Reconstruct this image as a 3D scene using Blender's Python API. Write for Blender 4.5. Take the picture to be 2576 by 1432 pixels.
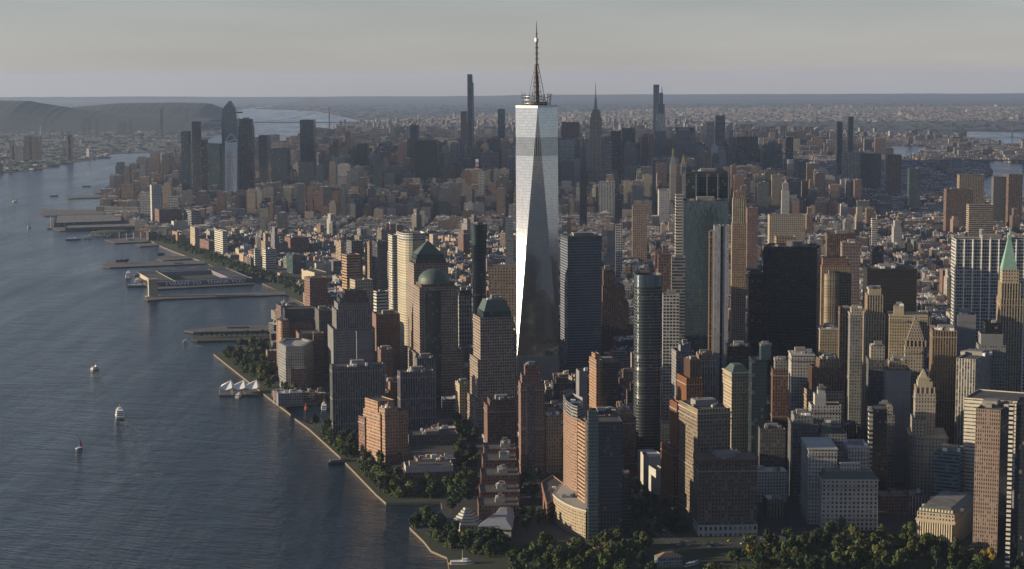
import bpy, math, random
import numpy as np
from mathutils import Vector, Matrix
for o in list(bpy.data.objects): bpy.data.objects.remove(o)
SC = bpy.context.scene
COL = SC.collection
R = math.radians
# ------------------------------------------------------------------ camera, sky, sun, exposure
FOC, CAMH, PITCH, ROLL = 4700.0, 460.0, R(6.317), -0.0035      # focal length in 2576-wide pixels
cp, sp_ = math.cos(PITCH), math.sin(PITCH)
cr, sr = math.cos(ROLL), math.sin(ROLL)
cam = bpy.data.cameras.new("camera"); cam_o = bpy.data.objects.new("camera", cam); COL.objects.link(cam_o)
cam.sensor_width = 36.0; cam.lens = FOC / 2576 * 36; cam.clip_start = 5; cam.clip_end = 200000
rt, up, bk = Vector((1, 0, 0)), Vector((0, sp_, cp)), Vector((0, -cp, sp_))
rt2 = rt * cr + up * sr; up2 = up * cr - rt * sr
M4 = Matrix((rt2, up2, bk)).transposed().to_4x4(); M4.translation = (0, 0, CAMH)
cam_o.matrix_world = M4
SC.camera = cam_o
SUN_AZ, SUN_EL = R(266), R(10.5)                               # clockwise from the view direction
w = bpy.data.worlds.new("World"); SC.world = w; w.use_nodes = True
nt = w.node_tree; nt.nodes.clear()
sky = nt.nodes.new("ShaderNodeTexSky"); sky.sky_type = 'NISHITA'; sky.sun_disc = False
sky.sun_elevation = SUN_EL; sky.sun_rotation = SUN_AZ; sky.altitude = 200
sky.air_density = 1.0; sky.dust_density = 0.12; sky.ozone_density = 1.0
hs = nt.nodes.new("ShaderNodeHueSaturation"); hs.inputs['Saturation'].default_value = 0.62
bg = nt.nodes.new("ShaderNodeBackground"); bg.inputs[1].default_value = 0.0535
wo = nt.nodes.new("ShaderNodeOutputWorld")
nt.links.new(sky.outputs[0], hs.inputs['Color']); tn = nt.nodes.new('ShaderNodeMixRGB'); tn.blend_type = 'MULTIPLY'; tn.inputs[0].default_value = 1; tn.inputs[2].default_value = (.92, .98, 1.29, 1)
nt.links.new(hs.outputs[0], tn.inputs[1])
tc = nt.nodes.new('ShaderNodeTexCoord'); mpg = nt.nodes.new('ShaderNodeMapping'); mpg.inputs['Scale'].default_value = (2.2, 2.2, 17.); mpg.inputs['Rotation'].default_value = (.05, .09, 0)
nz = nt.nodes.new('ShaderNodeTexNoise'); nz.inputs['Scale'].default_value = 2.6; nz.inputs['Detail'].default_value = 6.; nz.inputs['Roughness'].default_value = .55
rmp = nt.nodes.new('ShaderNodeMapRange'); rmp.inputs[1].default_value = .35; rmp.inputs[2].default_value = .7; rmp.inputs[3].default_value = .96; rmp.inputs[4].default_value = 1.07
tm_ = nt.nodes.new('ShaderNodeMixRGB'); tm_.blend_type = 'MULTIPLY'; tm_.inputs[0].default_value = 1
nt.links.new(tc.outputs['Generated'], mpg.inputs[0]); nt.links.new(mpg.outputs[0], nz.inputs['Vector']); nt.links.new(nz.outputs[0], rmp.inputs[0])
nt.links.new(tn.outputs[0], tm_.inputs[1]); nt.links.new(rmp.outputs[0], tm_.inputs[2]); nt.links.new(tm_.outputs[0], bg.inputs[0]); nt.links.new(bg.outputs[0], wo.inputs[0])
SUNV = Vector((math.sin(SUN_AZ) * math.cos(SUN_EL), math.cos(SUN_AZ) * math.cos(SUN_EL), math.sin(SUN_EL)))
sl = bpy.data.lights.new("sun", 'SUN'); sl.energy = 5.0; sl.angle = R(0.53); sl.color = (1.0, 0.82, 0.58)
so = bpy.data.objects.new("sun", sl); COL.objects.link(so); so.rotation_euler = SUNV.to_track_quat('Z', 'Y').to_euler()
so.location = (-800, 300, 900)
SC.view_settings.view_transform = 'Standard'; SC.view_settings.look = 'None'
SC.view_settings.exposure = 0.66; SC.view_settings.gamma = 1.0
SC.render.engine = 'CYCLES'
SC.cycles.use_denoising = True
SC.cycles.max_bounces = 5; SC.cycles.diffuse_bounces = 2; SC.cycles.glossy_bounces = 3; SC.cycles.transmission_bounces = 2
SC.cycles.volume_bounces = 1
SC.cycles.caustics_reflective = False; SC.cycles.caustics_refractive = False

# ------------------------------------------------------------------ picture -> place
def ray(px, py):
    a, b = px - 1288, py - 716
    u = cr * a + sr * b; v = -sr * a + cr * b
    return u, FOC * cp - v * sp_, -FOC * sp_ - v * cp
def U(px, py, z=2.5):                 # where a pixel of the photograph meets height z
    X, Y, Z = ray(px, py); t = (z - CAMH) / Z
    return X * t, Y * t
def AT(px, py, d):                    # the point seen at that pixel at forward distance d
    X, Y, Z = ray(px, py); t = d / Y
    return X * t, Y * t, CAMH + Z * t
def PR(x, y, z):
    dz = z - CAMH
    zc = y * cp - dz * sp_; u = FOC * x / zc; v = -FOC * (y * sp_ + dz * cp) / zc
    return 1288 + cr * u - sr * v, 716 + sr * u + cr * v
def DB(px, yb, z=2.5): return U(px, yb, z)[1]

# ------------------------------------------------------------------ materials
MATS = {}
def nodes(m):
    m.use_nodes = True; t = m.node_tree; t.nodes.clear()
    out = t.nodes.new("ShaderNodeOutputMaterial"); b = t.nodes.new("ShaderNodeBsdfPrincipled")
    t.links.new(b.outputs[0], out.inputs[0]); return t, b
class NG:
    def __init__(s, t): s.t = t
    def __call__(s, kind, *ins, **kw):
        n = s.t.nodes.new(kind)
        for k, v in kw.items():
            if k != 'o': setattr(n, k, v)
        for i, x in enumerate(ins):
            if x is None: continue
            if isinstance(x, bpy.types.NodeSocket): s.t.links.new(x, n.inputs[i])
            else: n.inputs[i].default_value = x
        return n.outputs[kw.get('o', 0)]
    def m(s, op, *a): return s('ShaderNodeMath', *a, operation=op)
    def mixc(s, f, a, b):
        n = s.t.nodes.new('ShaderNodeMix'); n.data_type = 'RGBA'
        for i, x in ((0, f), (6, a), (7, b)):
            if isinstance(x, bpy.types.NodeSocket): s.t.links.new(x, n.inputs[i])
            else: n.inputs[i].default_value = (*x, 1) if isinstance(x, tuple) else x
        return n.outputs[2]
    def noise(s, vec, scale, detail=2.0, rough=0.5):
        n = s.t.nodes.new('ShaderNodeTexNoise'); n.inputs['Scale'].default_value = scale
        n.inputs['Detail'].default_value = detail; n.inputs['Roughness'].default_value = rough
        s.t.links.new(vec, n.inputs['Vector']); return n.outputs[0]
def simple(name, col, rough=0.7, metal=0.0, var=0.25, scale=0.15, spec=0.5):
    if name in MATS: return MATS[name]
    m = bpy.data.materials.new(name); t, b = nodes(m); g = NG(t)
    pos = g('ShaderNodeNewGeometry')
    n = g.noise(pos, scale, 4.0, 0.6)
    f = g.m('MULTIPLY_ADD', n, 2 * var, 1 - var)
    c = g('ShaderNodeMixRGB', 1.0, (*col, 1), None, blend_type='MULTIPLY')
    t.links.new(f, c.node.inputs[2])
    t.links.new(c, b.inputs['Base Color']); b.inputs['Roughness'].default_value = rough; b.inputs['Metallic'].default_value = metal
    b.inputs['Specular IOR Level'].default_value = spec
    MATS[name] = m; return m
WALLK = .72
def fac(wall, glass=(.02, .025, .032), w=.5, h=.55, sp=None, rough=.12, metal=0., blind=.18, wrough=.75, wmetal=0., off=0.5):
    lo_, hi_ = (.55, 1.6) if not metal else (.82, 1.2)
    """A wall with rows of windows: the UV map counts bays (u) and storeys (v)."""
    key = ('F', wall, glass, w, h, sp, rough, metal, blind, wmetal, off)
    if key in MATS: return MATS[key]
    m = bpy.data.materials.new("facade"); t, b = nodes(m); g = NG(t)
    uv = g('ShaderNodeUVMap'); x = g('ShaderNodeSeparateXYZ', uv); sx = x.node.outputs[0]; sy = x.node.outputs[1]
    fu = g.m('FRACT', sx); fv = g.m('FRACT', sy)
    wu = g.m('COMPARE', fu, .5, w / 2); wv = g.m('COMPARE', fv, off, h / 2); win = g.m('MULTIPLY', wu, wv)
    oi = g('ShaderNodeObjectInfo', o=5) if False else t.nodes.new('ShaderNodeObjectInfo').outputs['Random']
    cell = g('ShaderNodeCombineXYZ', g.m('FLOOR', sx), g.m('FLOOR', sy), g.m('MULTIPLY', oi, 97.0))
    wn = t.nodes.new('ShaderNodeTexWhiteNoise'); wn.noise_dimensions = '3D'; t.links.new(cell, wn.inputs['Vector'])
    r1 = wn.outputs['Value']; rc = wn.outputs['Color']
    gl = g.mixc(r1, tuple(c * lo_ for c in glass), tuple(min(1, c * hi_) for c in glass))
    if blind > 0:
        bl = g.m('GREATER_THAN', g('ShaderNodeSeparateXYZ', rc, o=1), 1 - blind)
        gl = g.mixc(g.m('MULTIPLY', bl, .75), gl, (.22, .20, .17))
    geo = t.nodes.new('ShaderNodeNewGeometry')
    n1 = g.noise(geo.outputs['Position'], .045, 4.0, .6)
    mp = g('ShaderNodeVectorMath', geo.outputs['Position'], (.5, .5, .03), operation='MULTIPLY')
    n2 = g.noise(mp, 1.0, 3.0, .6)
    fr = t.nodes.new('ShaderNodeTexWhiteNoise'); fr.noise_dimensions = '2D'; t.links.new(g('ShaderNodeCombineXYZ', g.m('FLOOR', sy), g.m('MULTIPLY', oi, 53.0)), fr.inputs['Vector'])
    belt = g.m('MULTIPLY', g.m('GREATER_THAN', fr.outputs['Value'], .93), -.22)
    f = g.m('ADD', g.m('MULTIPLY_ADD', g.m('ADD', n1, n2), .45, .50), g.m('MULTIPLY_ADD', fr.outputs['Value'], .14, belt))
    if wall is None:
        at = t.nodes.new('ShaderNodeAttribute'); at.attribute_name = 'Col'; wc = at.outputs['Color']
    else:
        rgb = t.nodes.new('ShaderNodeRGB'); rgb.outputs[0].default_value = (*[c * WALLK for c in wall], 1); wc = rgb.outputs[0]
    mul = t.nodes.new('ShaderNodeMixRGB'); mul.blend_type = 'MULTIPLY'; mul.inputs[0].default_value = 1
    t.links.new(wc, mul.inputs[1]); t.links.new(f, mul.inputs[2]); base = mul.outputs[0]
    if sp is not None: base = g.mixc(wu, base, tuple(c * WALLK for c in sp))
    base = g.mixc(win, base, gl)
    t.links.new(base, b.inputs['Base Color'])
    t.links.new(g.m('MULTIPLY_ADD', win, rough - wrough, wrough), b.inputs['Roughness'])
    if metal or wmetal: t.links.new(g.m('MULTIPLY_ADD', win, metal - wmetal, wmetal), b.inputs['Metallic'])
    d = g('ShaderNodeVectorMath', rc, (.5, .5, .5), operation='SUBTRACT')
    sc = g('ShaderNodeVectorMath', d, None, operation='SCALE'); t.links.new(g.m('MULTIPLY', win, .035), sc.node.inputs['Scale'])
    nn = g('ShaderNodeVectorMath', geo.outputs['Normal'], sc, operation='ADD')
    nv = g('ShaderNodeVectorMath', nn, operation='NORMALIZE'); t.links.new(nv, b.inputs['Normal'])
    MATS[key] = m; return m
def roofmat(v=None):
    key = ('roof', v)
    if key in MATS: return MATS[key]
    m = bpy.data.materials.new("roof_surface"); t, b = nodes(m); g = NG(t)
    geo = t.nodes.new('ShaderNodeNewGeometry')
    vo = t.nodes.new('ShaderNodeTexVoronoi'); vo.inputs['Scale'].default_value = .11; t.links.new(geo.outputs['Position'], vo.inputs['Vector'])
    n = g.noise(geo.outputs['Position'], .25, 4., .6)
    f = g.m('MULTIPLY_ADD', g.m('ADD', n, g('ShaderNodeSeparateXYZ', vo.outputs['Color'])), .7, .35)
    mul = t.nodes.new('ShaderNodeMixRGB'); mul.blend_type = 'MULTIPLY'; mul.inputs[0].default_value = 1
    if v is None:
        at = t.nodes.new('ShaderNodeAttribute'); at.attribute_name = 'Col'; t.links.new(at.outputs['Color'], mul.inputs[1])
    else: mul.inputs[1].default_value = (v, v * .98, v * .95, 1)
    t.links.new(f, mul.inputs[2]); t.links.new(mul.outputs[0], b.inputs['Base Color']); b.inputs['Roughness'].default_value = .85
    MATS[key] = m; return m
# wall kinds
G0 = (.018, .022, .028)
def mas(c, w=.46, h=.52): return fac(c, G0, w, h)                       # punched windows in masonry
def pier(c, sp=None, w=.5, h=.6): return fac(c, G0, w, h, sp or tuple(x * .45 for x in c))   # upright piers, dark spandrels
def rib(c, h=.5, gl=(.02, .027, .033), metal=0.): return fac(c, gl, 1.1, h, None, .1, metal, .03 if metal else .12)    # ribbon windows
def gla(gl, fr=(.06, .07, .075), w=.93, h=.86, metal=.35, rough=.1): return fac(fr, gl, w, h, None, rough, metal, .06, .4)
W = dict(
 cream=mas((.47, .39, .27)), creamp=pier((.47, .39, .27)), tan=mas((.36, .26, .17)), tanp=pier((.36, .26, .17)), white=mas((.50, .49, .46)),
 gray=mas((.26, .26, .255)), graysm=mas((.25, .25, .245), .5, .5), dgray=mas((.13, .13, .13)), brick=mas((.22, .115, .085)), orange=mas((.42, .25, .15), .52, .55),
 orangep=pier((.40, .18, .08), (.2, .09, .05)), brown=mas((.17, .10, .07)), brownp=pier((.19, .115, .08)), rose=mas((.26, .15, .12), .46, .48),
 whitep=pier((.55, .54, .50), (.10, .10, .10), .55, .7), grayp=pier((.30, .30, .29), (.09, .09, .10), .55, .7), bluep=pier((.26, .26, .30), (.07, .07, .09), .6, .72),
 black=gla((.012, .012, .015), (.012, .012, .013), .9, .6, .0, .25), blackg=gla((.015, .02, .024), (.02, .022, .025), .94, .8, .1, .12),
 teal=gla((.07, .12, .13), (.08, .10, .105), .95, .9, .45), dteal=gla((.03, .055, .062), (.05, .06, .065), .93, .85, .3),
 blue=gla((.10, .14, .17), (.10, .11, .12), .95, .9, .5), silver=gla((.34, .37, .39), (.3, .31, .32), .95, .88, .75, .14),
 purp=gla((.05, .05, .065), (.09, .085, .10), .8, .75, .2), ribw=rib((.60, .56, .47), .40), ribt=rib((.40, .31, .22), .42), ribg=rib((.25, .25, .25), .5),
 ribd=rib((.09, .09, .10), .6, (.03, .045, .055), .3), ribo=rib((.45, .27, .15), .45), ribglass=rib((.26, .28, .32), .66, (.085, .105, .14), .25),
 grid=fac((.60, .59, .55), (.022, .026, .03), .78, .62), lattice=fac((.52, .51, .48), (.015, .015, .018), .62, .8), plain=fac((.23, .23, .24), G0, .02, .02),
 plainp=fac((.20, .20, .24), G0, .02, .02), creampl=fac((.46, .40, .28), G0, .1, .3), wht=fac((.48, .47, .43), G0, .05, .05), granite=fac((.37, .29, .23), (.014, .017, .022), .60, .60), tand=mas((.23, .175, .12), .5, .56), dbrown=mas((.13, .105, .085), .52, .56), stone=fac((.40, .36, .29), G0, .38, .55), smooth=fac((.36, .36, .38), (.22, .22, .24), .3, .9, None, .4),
)
RD, RG, RL = roofmat(.055), roofmat(.13), roofmat(.34)
COPPER = simple('copper_roof', (.055, .085, .072), .55, 0., .3, .2)
COPPERL = simple('copper_bright', (.17, .30, .24), .6, 0., .3, .3)
METAL = simple('grey_metal', (.22, .22, .23), .45, .4); DARKM = simple('dark_metal', (.035, .036, .04), .5, .3)
CONC = simple('concrete', (.30, .29, .27), .85); WHITE = simple('white_paint', (.75, .74, .70), .5, 0, .08); WOOD = simple('tank_wood', (.14, .09, .06), .9)
PENT = simple('penthouse_wall', (.20, .19, .18), .8, 0, .4, .1)

# ------------------------------------------------------------------ mesh builder
class MB:
    def __init__(s): s.v, s.f, s.uv, s.col, s.mi = [], [], [], [], []
    def face(s, pts, uvs=None, mi=0, col=(1, 1, 1)):
        i = len(s.v); s.v += [tuple(p) for p in pts]; n = len(pts)
        s.f.append(tuple(range(i, i + n))); s.uv += uvs or [(0, 0)] * n; s.col += [(*col, 1)] * n; s.mi.append(mi)
    def prism(s, poly, z0, z1, mi=0, bay=3., fl=3.7, rim=.5, par=1.1, col=(1, 1, 1), top=None, poly2=None, cap=None):
        n = len(poly); P2 = poly2 or poly
        for i in range(n):
            a, b = poly[i], poly[(i + 1) % n]; c, d = P2[(i + 1) % n], P2[i]
            L = math.hypot(b[0] - a[0], b[1] - a[1]); k = max(1, round(L / bay)); v0 = (z0 - z1) / fl
            s.face([(*a, z0), (*b, z0), (*c, z1), (*d, z1)], [(0, v0), (k, v0), (k, 0), (0, 0)], mi, col)
        if cap is not None: s.face([(*p, z1) for p in P2], None, cap, col)
        elif rim:
            q = inset(P2, rim)
            for i in range(n):
                a, b, c, d = P2[i], P2[(i + 1) % n], q[(i + 1) % n], q[i]
                s.face([(*a, z1), (*b, z1), (*c, z1), (*d, z1)], None, mi, col)
                s.face([(*d, z1), (*c, z1), (*c, z1 - par), (*d, z1 - par)], None, mi, col)
            return q
    def box(s, x, y, z, sx, sy, sz, rot=0., mi=0, col=(1, 1, 1), bay=3., fl=3.7):
        c, n = math.cos(rot), math.sin(rot)
        p = [(x + c * a - n * b, y + n * a + c * b) for a, b in ((-sx / 2, -sy / 2), (sx / 2, -sy / 2), (sx / 2, sy / 2), (-sx / 2, sy / 2))]
        s.prism(p, z, z + sz, mi, bay, fl, None, 0, col, cap=mi)
    def tube(s, a, b, r0, r1=None, n=6, mi=0, cap=True):
        a, b = Vector(a), Vector(b); r1 = r0 if r1 is None else r1
        d = (b - a).normalized(); e = d.orthogonal().normalized(); f = d.cross(e)
        A = [a + (e * math.cos(k * 2 * math.pi / n) + f * math.sin(k * 2 * math.pi / n)) * r0 for k in range(n)]
        B = [b + (e * math.cos(k * 2 * math.pi / n) + f * math.sin(k * 2 * math.pi / n)) * r1 for k in range(n)]
        for k in range(n): s.face([A[k], A[(k + 1) % n], B[(k + 1) % n], B[k]], None, mi)
        if cap: s.face(B, None, mi); s.face(A[::-1], None, mi)
    def lathe(s, x, y, prof, n=24, mi=0):
        for (r0, z0), (r1, z1) in zip(prof, prof[1:]):
            for k in range(n):
                a0, a1 = 2 * math.pi * k / n, 2 * math.pi * (k + 1) / n
                q = [(x + r0 * math.cos(a0), y + r0 * math.sin(a0), z0), (x + r0 * math.cos(a1), y + r0 * math.sin(a1), z0),
                     (x + r1 * math.cos(a1), y + r1 * math.sin(a1), z1), (x + r1 * math.cos(a0), y + r1 * math.sin(a0), z1)]
                if r1 < 1e-4: q = q[:3]
                s.face(q, None, mi)
    def build(s, name, mats, parent=None, smooth=False):
        ox = Vector((0, 0, 0))
        p = parent
        while p is not None: ox += p.location; p = p.parent
        me = bpy.data.meshes.new(name)
        me.from_pydata([(a - ox.x, b - ox.y, c - ox.z) for a, b, c in s.v], [], s.f)
        u = me.uv_layers.new(name="UVMap"); u.data.foreach_set('uv', np.array(s.uv, dtype=np.float32).ravel())
        ca = me.color_attributes.new('Col', 'FLOAT_COLOR', 'CORNER'); ca.data.foreach_set('color', np.array(s.col, dtype=np.float32).ravel())
        for m in (mats if isinstance(mats, (list, tuple)) else [mats]): me.materials.append(m)
        me.polygons.foreach_set('material_index', s.mi)
        if smooth: me.polygons.foreach_set('use_smooth', [True] * len(s.f))
        me.update()
        o = bpy.data.objects.new(name, me); COL.objects.link(o)
        if parent is not None: o.parent = parent
        return o
def inset(poly, d):
    n = len(poly); out = []
    for i in range(n):
        a, b, c = Vector(poly[i - 1]), Vector(poly[i]), Vector(poly[(i + 1) % n])
        e1, e2 = (b - a), (c - b)
        if e1.length < 1e-6 or e2.length < 1e-6: out.append(tuple(b)); continue
        e1.normalize(); e2.normalize(); n1, n2 = Vector((-e1.y, e1.x)), Vector((-e2.y, e2.x))
        m = n1 + n2
        if m.length < 1e-3: m = n1
        m.normalize(); k = d / max(.4, m.dot(n1)); out.append(tuple(b + m * k))
    return out
def rounded(poly, r, n=6, which=None):
    out = []; N = len(poly)
    for i in range(N):
        if which is not None and i not in which: out.append(poly[i]); continue
        a, b, c = Vector(poly[i - 1]), Vector(poly[i]), Vector(poly[(i + 1) % N])
        k = min(r, (a - b).length * .49, (c - b).length * .49)
        p, q = b + (a - b).normalized() * k, b + (c - b).normalized() * k
        for j in range(n + 1):
            t = j / n; out.append(tuple((1 - t) ** 2 * p + 2 * t * (1 - t) * b + t * t * q))
    return out
def centroid(poly): return sum(p[0] for p in poly) / len(poly), sum(p[1] for p in poly) / len(poly)
def scaled(poly, k, c=None):
    cx, cy = c or centroid(poly); return [(cx + (x - cx) * k, cy + (y - cy) * k) for x, y in poly]
def empty(name, loc, label=None, cat=None, group=None, kind=None):
    o = bpy.data.objects.new(name, None); o.location = loc; o.empty_display_size = 5; COL.objects.link(o); tag(o, label, cat, group, kind); return o
def tag(o, label=None, cat=None, group=None, kind=None):
    for k, v in (('label', label), ('category', cat), ('group', group), ('kind', kind)):
        if v: o[k] = v
    return o
def pip(x, y, poly):
    r = False; n = len(poly); j = n - 1
    for i in range(n):
        xi, yi = poly[i]; xj, yj = poly[j]
        if (yi > y) != (yj > y) and x < (xj - xi) * (y - yi) / (yj - yi) + xi: r = not r
        j = i
    return r
# ------------------------------------------------------------------ setting: water, land, hills
from mathutils.geometry import tessellate_polygon
def sheet(name, poly, z, mat, kind='structure', skirt=None, skmat=None, label=None, cat=None):
    b = MB(); pts = [Vector((x, y, 0)) for x, y in poly]
    area = sum(poly[i - 1][0] * poly[i][1] - poly[i][0] * poly[i - 1][1] for i in range(len(poly)))
    for t in tessellate_polygon([pts]):
        tri = [poly[i] for i in t]
        if (tri[1][0] - tri[0][0]) * (tri[2][1] - tri[0][1]) - (tri[1][1] - tri[0][1]) * (tri[2][0] - tri[0][0]) < 0: tri.reverse()
        b.face([(x, y, z) for x, y in tri])
    if skirt is not None:
        P = poly if area > 0 else poly[::-1]
        for i in range(len(P)):
            p, q = P[i - 1], P[i]; b.face([(*p, skirt), (*q, skirt), (*q, z), (*p, z)], None, 1)
    o = b.build(name, [mat] + ([skmat] if skmat else []))
    return tag(o, label, cat, None, kind)
def water_mat():
    m = bpy.data.materials.new('river_water'); t, b = nodes(m); g = NG(t)
    geo = t.nodes.new('ShaderNodeNewGeometry'); P = geo.outputs['Position']
    b.inputs['Base Color'].default_value = (.005, .016, .022, 1)
    big = g.noise(g('ShaderNodeVectorMath', P, (.0035, .0012, 0), operation='MULTIPLY'), 1., 5., .6)
    st = g.noise(g('ShaderNodeVectorMath', P, (.016, .0018, 0), operation='MULTIPLY'), 1., 4., .6)
    big = g.m('MULTIPLY', g.m('ADD', big, g.m('MULTIPLY', st, .8)), .58)
    mr = t.nodes.new('ShaderNodeMapRange'); mr.inputs[1].default_value = .40; mr.inputs[2].default_value = .64; t.links.new(big, mr.inputs[0]); big = mr.outputs[0]
    t.links.new(g.m('MULTIPLY_ADD', big, .16, .08), b.inputs['Roughness'])
    b.inputs['IOR'].default_value = 1.33
    r1 = g('ShaderNodeVectorRotate', P, None, None, R(24), rotation_type='Z_AXIS')
    rr = r1.node; rr.inputs['Angle'].default_value = R(24)
    w1 = g.noise(g('ShaderNodeVectorMath', r1, (.05, .16, 0), operation='MULTIPLY'), 1., 4., .62)
    w2 = g.noise(g('ShaderNodeVectorMath', r1, (.012, .03, 0), operation='MULTIPLY'), 1., 3., .55)
    h = g.m('MULTIPLY_ADD', w2, 1.6, w1)
    am = g.m('MULTIPLY_ADD', big, .9, .55)
    h2 = g.m('MULTIPLY', h, am)
    bp = t.nodes.new('ShaderNodeBump'); bp.inputs['Strength'].default_value = 1.; bp.inputs['Distance'].default_value = 2.6
    t.links.new(h2, bp.inputs['Height']); t.links.new(bp.outputs[0], b.inputs['Normal'])
    return m
WATER = water_mat()
ASPH = simple('asphalt', (.045, .045, .05), .9, 0, .35, .02); SEAW = simple('seawall_stone', (.16, .125, .09), .85, 0, .35, .2)
LANDM = simple('city_ground', (.036, .036, .039), .9, 0, .4, .01)  # ground colour darkened to imitate shade between the buildings
GRASS = simple('lawn', (.022, .034, .013), .95, 0, .35, .08); PAVE = simple('paving', (.16, .15, .14), .9, 0, .25, .1)
FARM = simple('far_ground', (.055, .065, .055), .95, 0, .6, .0015); HILLM = simple('wooded_hill', (.022, .034, .030), .95, 0, .4, .004)
DECK = simple('pier_deck', (.10, .095, .09), .9, 0, .35, .08)
FAR = 47000.
b = MB(); b.face([(-60000, -3000, 0), (60000, -3000, 0), (60000, FAR - 500, 0), (-60000, FAR - 500, 0)])
tag(b.build('river_water', WATER), kind='structure')
WEST = [(1140, 1480), (1124, 1401), (1084, 1384), (1066, 1361), (1030, 1326), (1034, 1318), (1064, 1303), (1094, 1298), (1112, 1280), (1109, 1263), (971, 1265), (946, 1243),
        (891, 1186), (876, 1171), (856, 1150), (776, 1077), (741, 1052), (780, 1068), (829, 1062), (832, 1030), (800, 1012), (714, 1022), (731, 1042), (669, 995), (600, 940), (537, 890), (575, 876),
        (690, 870), (694, 803), (709, 780), (760, 772), (771, 767), (721, 738), (654, 710), (575, 692), (545, 672), (517, 660), (470, 645), (430, 630), (397, 616), (372, 602),
        (352, 580), (310, 560), (262, 533), (262, 506), (275, 483), (310, 468), (342, 449), (385, 438), (442, 413), (560, 396), (650, 388), (741, 376), (799, 356), (834, 351), (864, 331), (840, 325),
        (834, 322), (861, 313), (909, 305), (800, 281), (700, 277), (640, 275)]
wpts = [U(*p) for p in WEST]
land_poly = wpts + [(wpts[-1][0] - 800, FAR), (60000, FAR), (60000, wpts[0][1] - 6)]
sheet('city_ground', land_poly, 2.5, LANDM, 'structure', -1.5, SEAW)
NJ = [(-200, 455), (0, 435), (87, 428), (165, 411), (265, 396), (275, 387), (412, 381), (445, 373), (520, 353), (557, 333), (580, 300), (600, 278), (612, 274)]
npts = [U(*p) for p in NJ]
sheet('far_shore_ground', [(-60000, npts[0][1])] + npts + [(npts[-1][0] - 200, FAR), (-60000, FAR)], 2.5, FARM, 'structure', -1.5, SEAW)
ER1 = [(2215, 372), (2240, 366), (2335, 369), (2330, 380), (2290, 392), (2300, 402), (2322, 407), (2350, 420), (2372, 436), (2400, 446), (2452, 451), (2484, 441), (2486, 432), (2477, 408), (2500, 405), (2640, 418),
       (2700, 500), (2500, 508), (2475, 500), (2450, 470), (2380, 452), (2345, 436), (2302, 412), (2268, 400), (2230, 388)]
e1 = [U(*p) for p in ER1]; sheet('east_river_water', e1, 2.62, WATER)
ER2 = [(2395, 334), (2440, 331), (2640, 336), (2640, 361), (2520, 366), (2480, 352), (2420, 346)]
e2 = [U(*p) for p in ER2]; sheet('upper_strait_water', e2, 2.62, WATER)
RIV = [e1, e2]
def hillridge(name, prof, d0, depth, mat):
    """a ridge whose crest is seen along the given pixels at distance d0"""
    b = MB(); xs = [p[0] for p in prof]; rng = random.Random(len(prof) * 7); n = 90; m = 10; rows = []
    for i in range(n + 1):
        px = xs[0] + (xs[-1] - xs[0]) * i / n
        py = float(np.interp(px, xs, [p[1] for p in prof])) + rng.uniform(-.5, .5)
        X, Y, Z = AT(px, py, d0); Z = max(Z, 4); row = []
        for j in range(m + 1):
            t = j / m * 2 - 1; k = math.cos(t * math.pi / 2) ** .8 if abs(t) < 1 else 0
            yy = Y + t * depth; row.append((X * yy / Y if False else X, yy, 2.4 + (Z - 2.4) * k * 1.))
        rows.append(row)
    for i in range(n):
        for j in range(m): b.face([rows[i][j], rows[i + 1][j], rows[i + 1][j + 1], rows[i][j + 1]])
    tag(b.build(name, mat, None, True), kind='structure')
hillridge('near_ridge_hill', [(-300, 252), (0, 253), (70, 254), (140, 266), (200, 275), (300, 284), (420, 290), (540, 300)], 17500, 1000, HILLM)
hillridge('cliff_ridge_hill', [(40, 292), (120, 282), (200, 268), (300, 260), (450, 258), (525, 260), (550, 270), (585, 296)], 19000, 900, HILLM)
hillridge('far_hills', [(-400, 246), (100, 244.5), (420, 243), (520, 245), (700, 245), (900, 242.5), (1060, 243.5), (1250, 241), (1350, 238.5), (1700, 237.5), (3000, 234)], 44000, 2200, HILLM)
# ------------------------------------------------------------------ buildings
TOPS, NAMED = [(2722, 1298, 1402, 275), (2830, 1008, 1070, 590)], []
HEROES = []        # (footprint, distance, left px, right px, lowest visible py)
def FP(xl, xc, xr, yt, d, a, dep=None, wid=None):
    """footprint and top height of a block whose roof corners are seen at xl, xc (near corner, at py=yt, distance d) and xr"""
    X, Y, Z = AT(xc, yt, d); ar = R(a); u = (math.cos(ar), math.sin(ar)); v = (-math.sin(ar), math.cos(ar))
    dz = Z - CAMH
    def hit(px, di):
        aa, bb = px - 1288, yt - 716; k = (cr * aa + sr * bb) / FOC
        den = di[0] - k * di[1] * cp
        t = (k * (Y * cp - dz * sp_) - X) / den if abs(den) > 1e-6 else 30.
        return t
    left = (xc - xl) <= (xr - xc) if max(xc - xl, xr - xc) > 2 * min(xc - xl, xr - xc) else ar > -math.atan((xc - 1288) / FOC)
    seen = left == (ar > -math.atan((xc - 1288) / FOC))
    if left:
        wd = wid or abs(hit(xr, u)); de = dep or (abs(hit(xl, v)) if xl < xc - .5 and seen else wd * .7)
    else:
        wd = wid or abs(hit(xl, u)); de = dep or (abs(hit(xr, v)) if xr > xc + .5 and seen else wd * .7)
    de = min(max(de, 9.), 95.); wd = max(wd, 4.)
    o = (X, Y) if left else (X - u[0] * wd, Y - u[1] * wd)
    P = lambda s, t: (o[0] + u[0] * s + v[0] * t, o[1] + u[1] * s + v[1] * t)
    return [P(0, 0), P(wd, 0), P(wd, de), P(0, de)], Z
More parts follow.
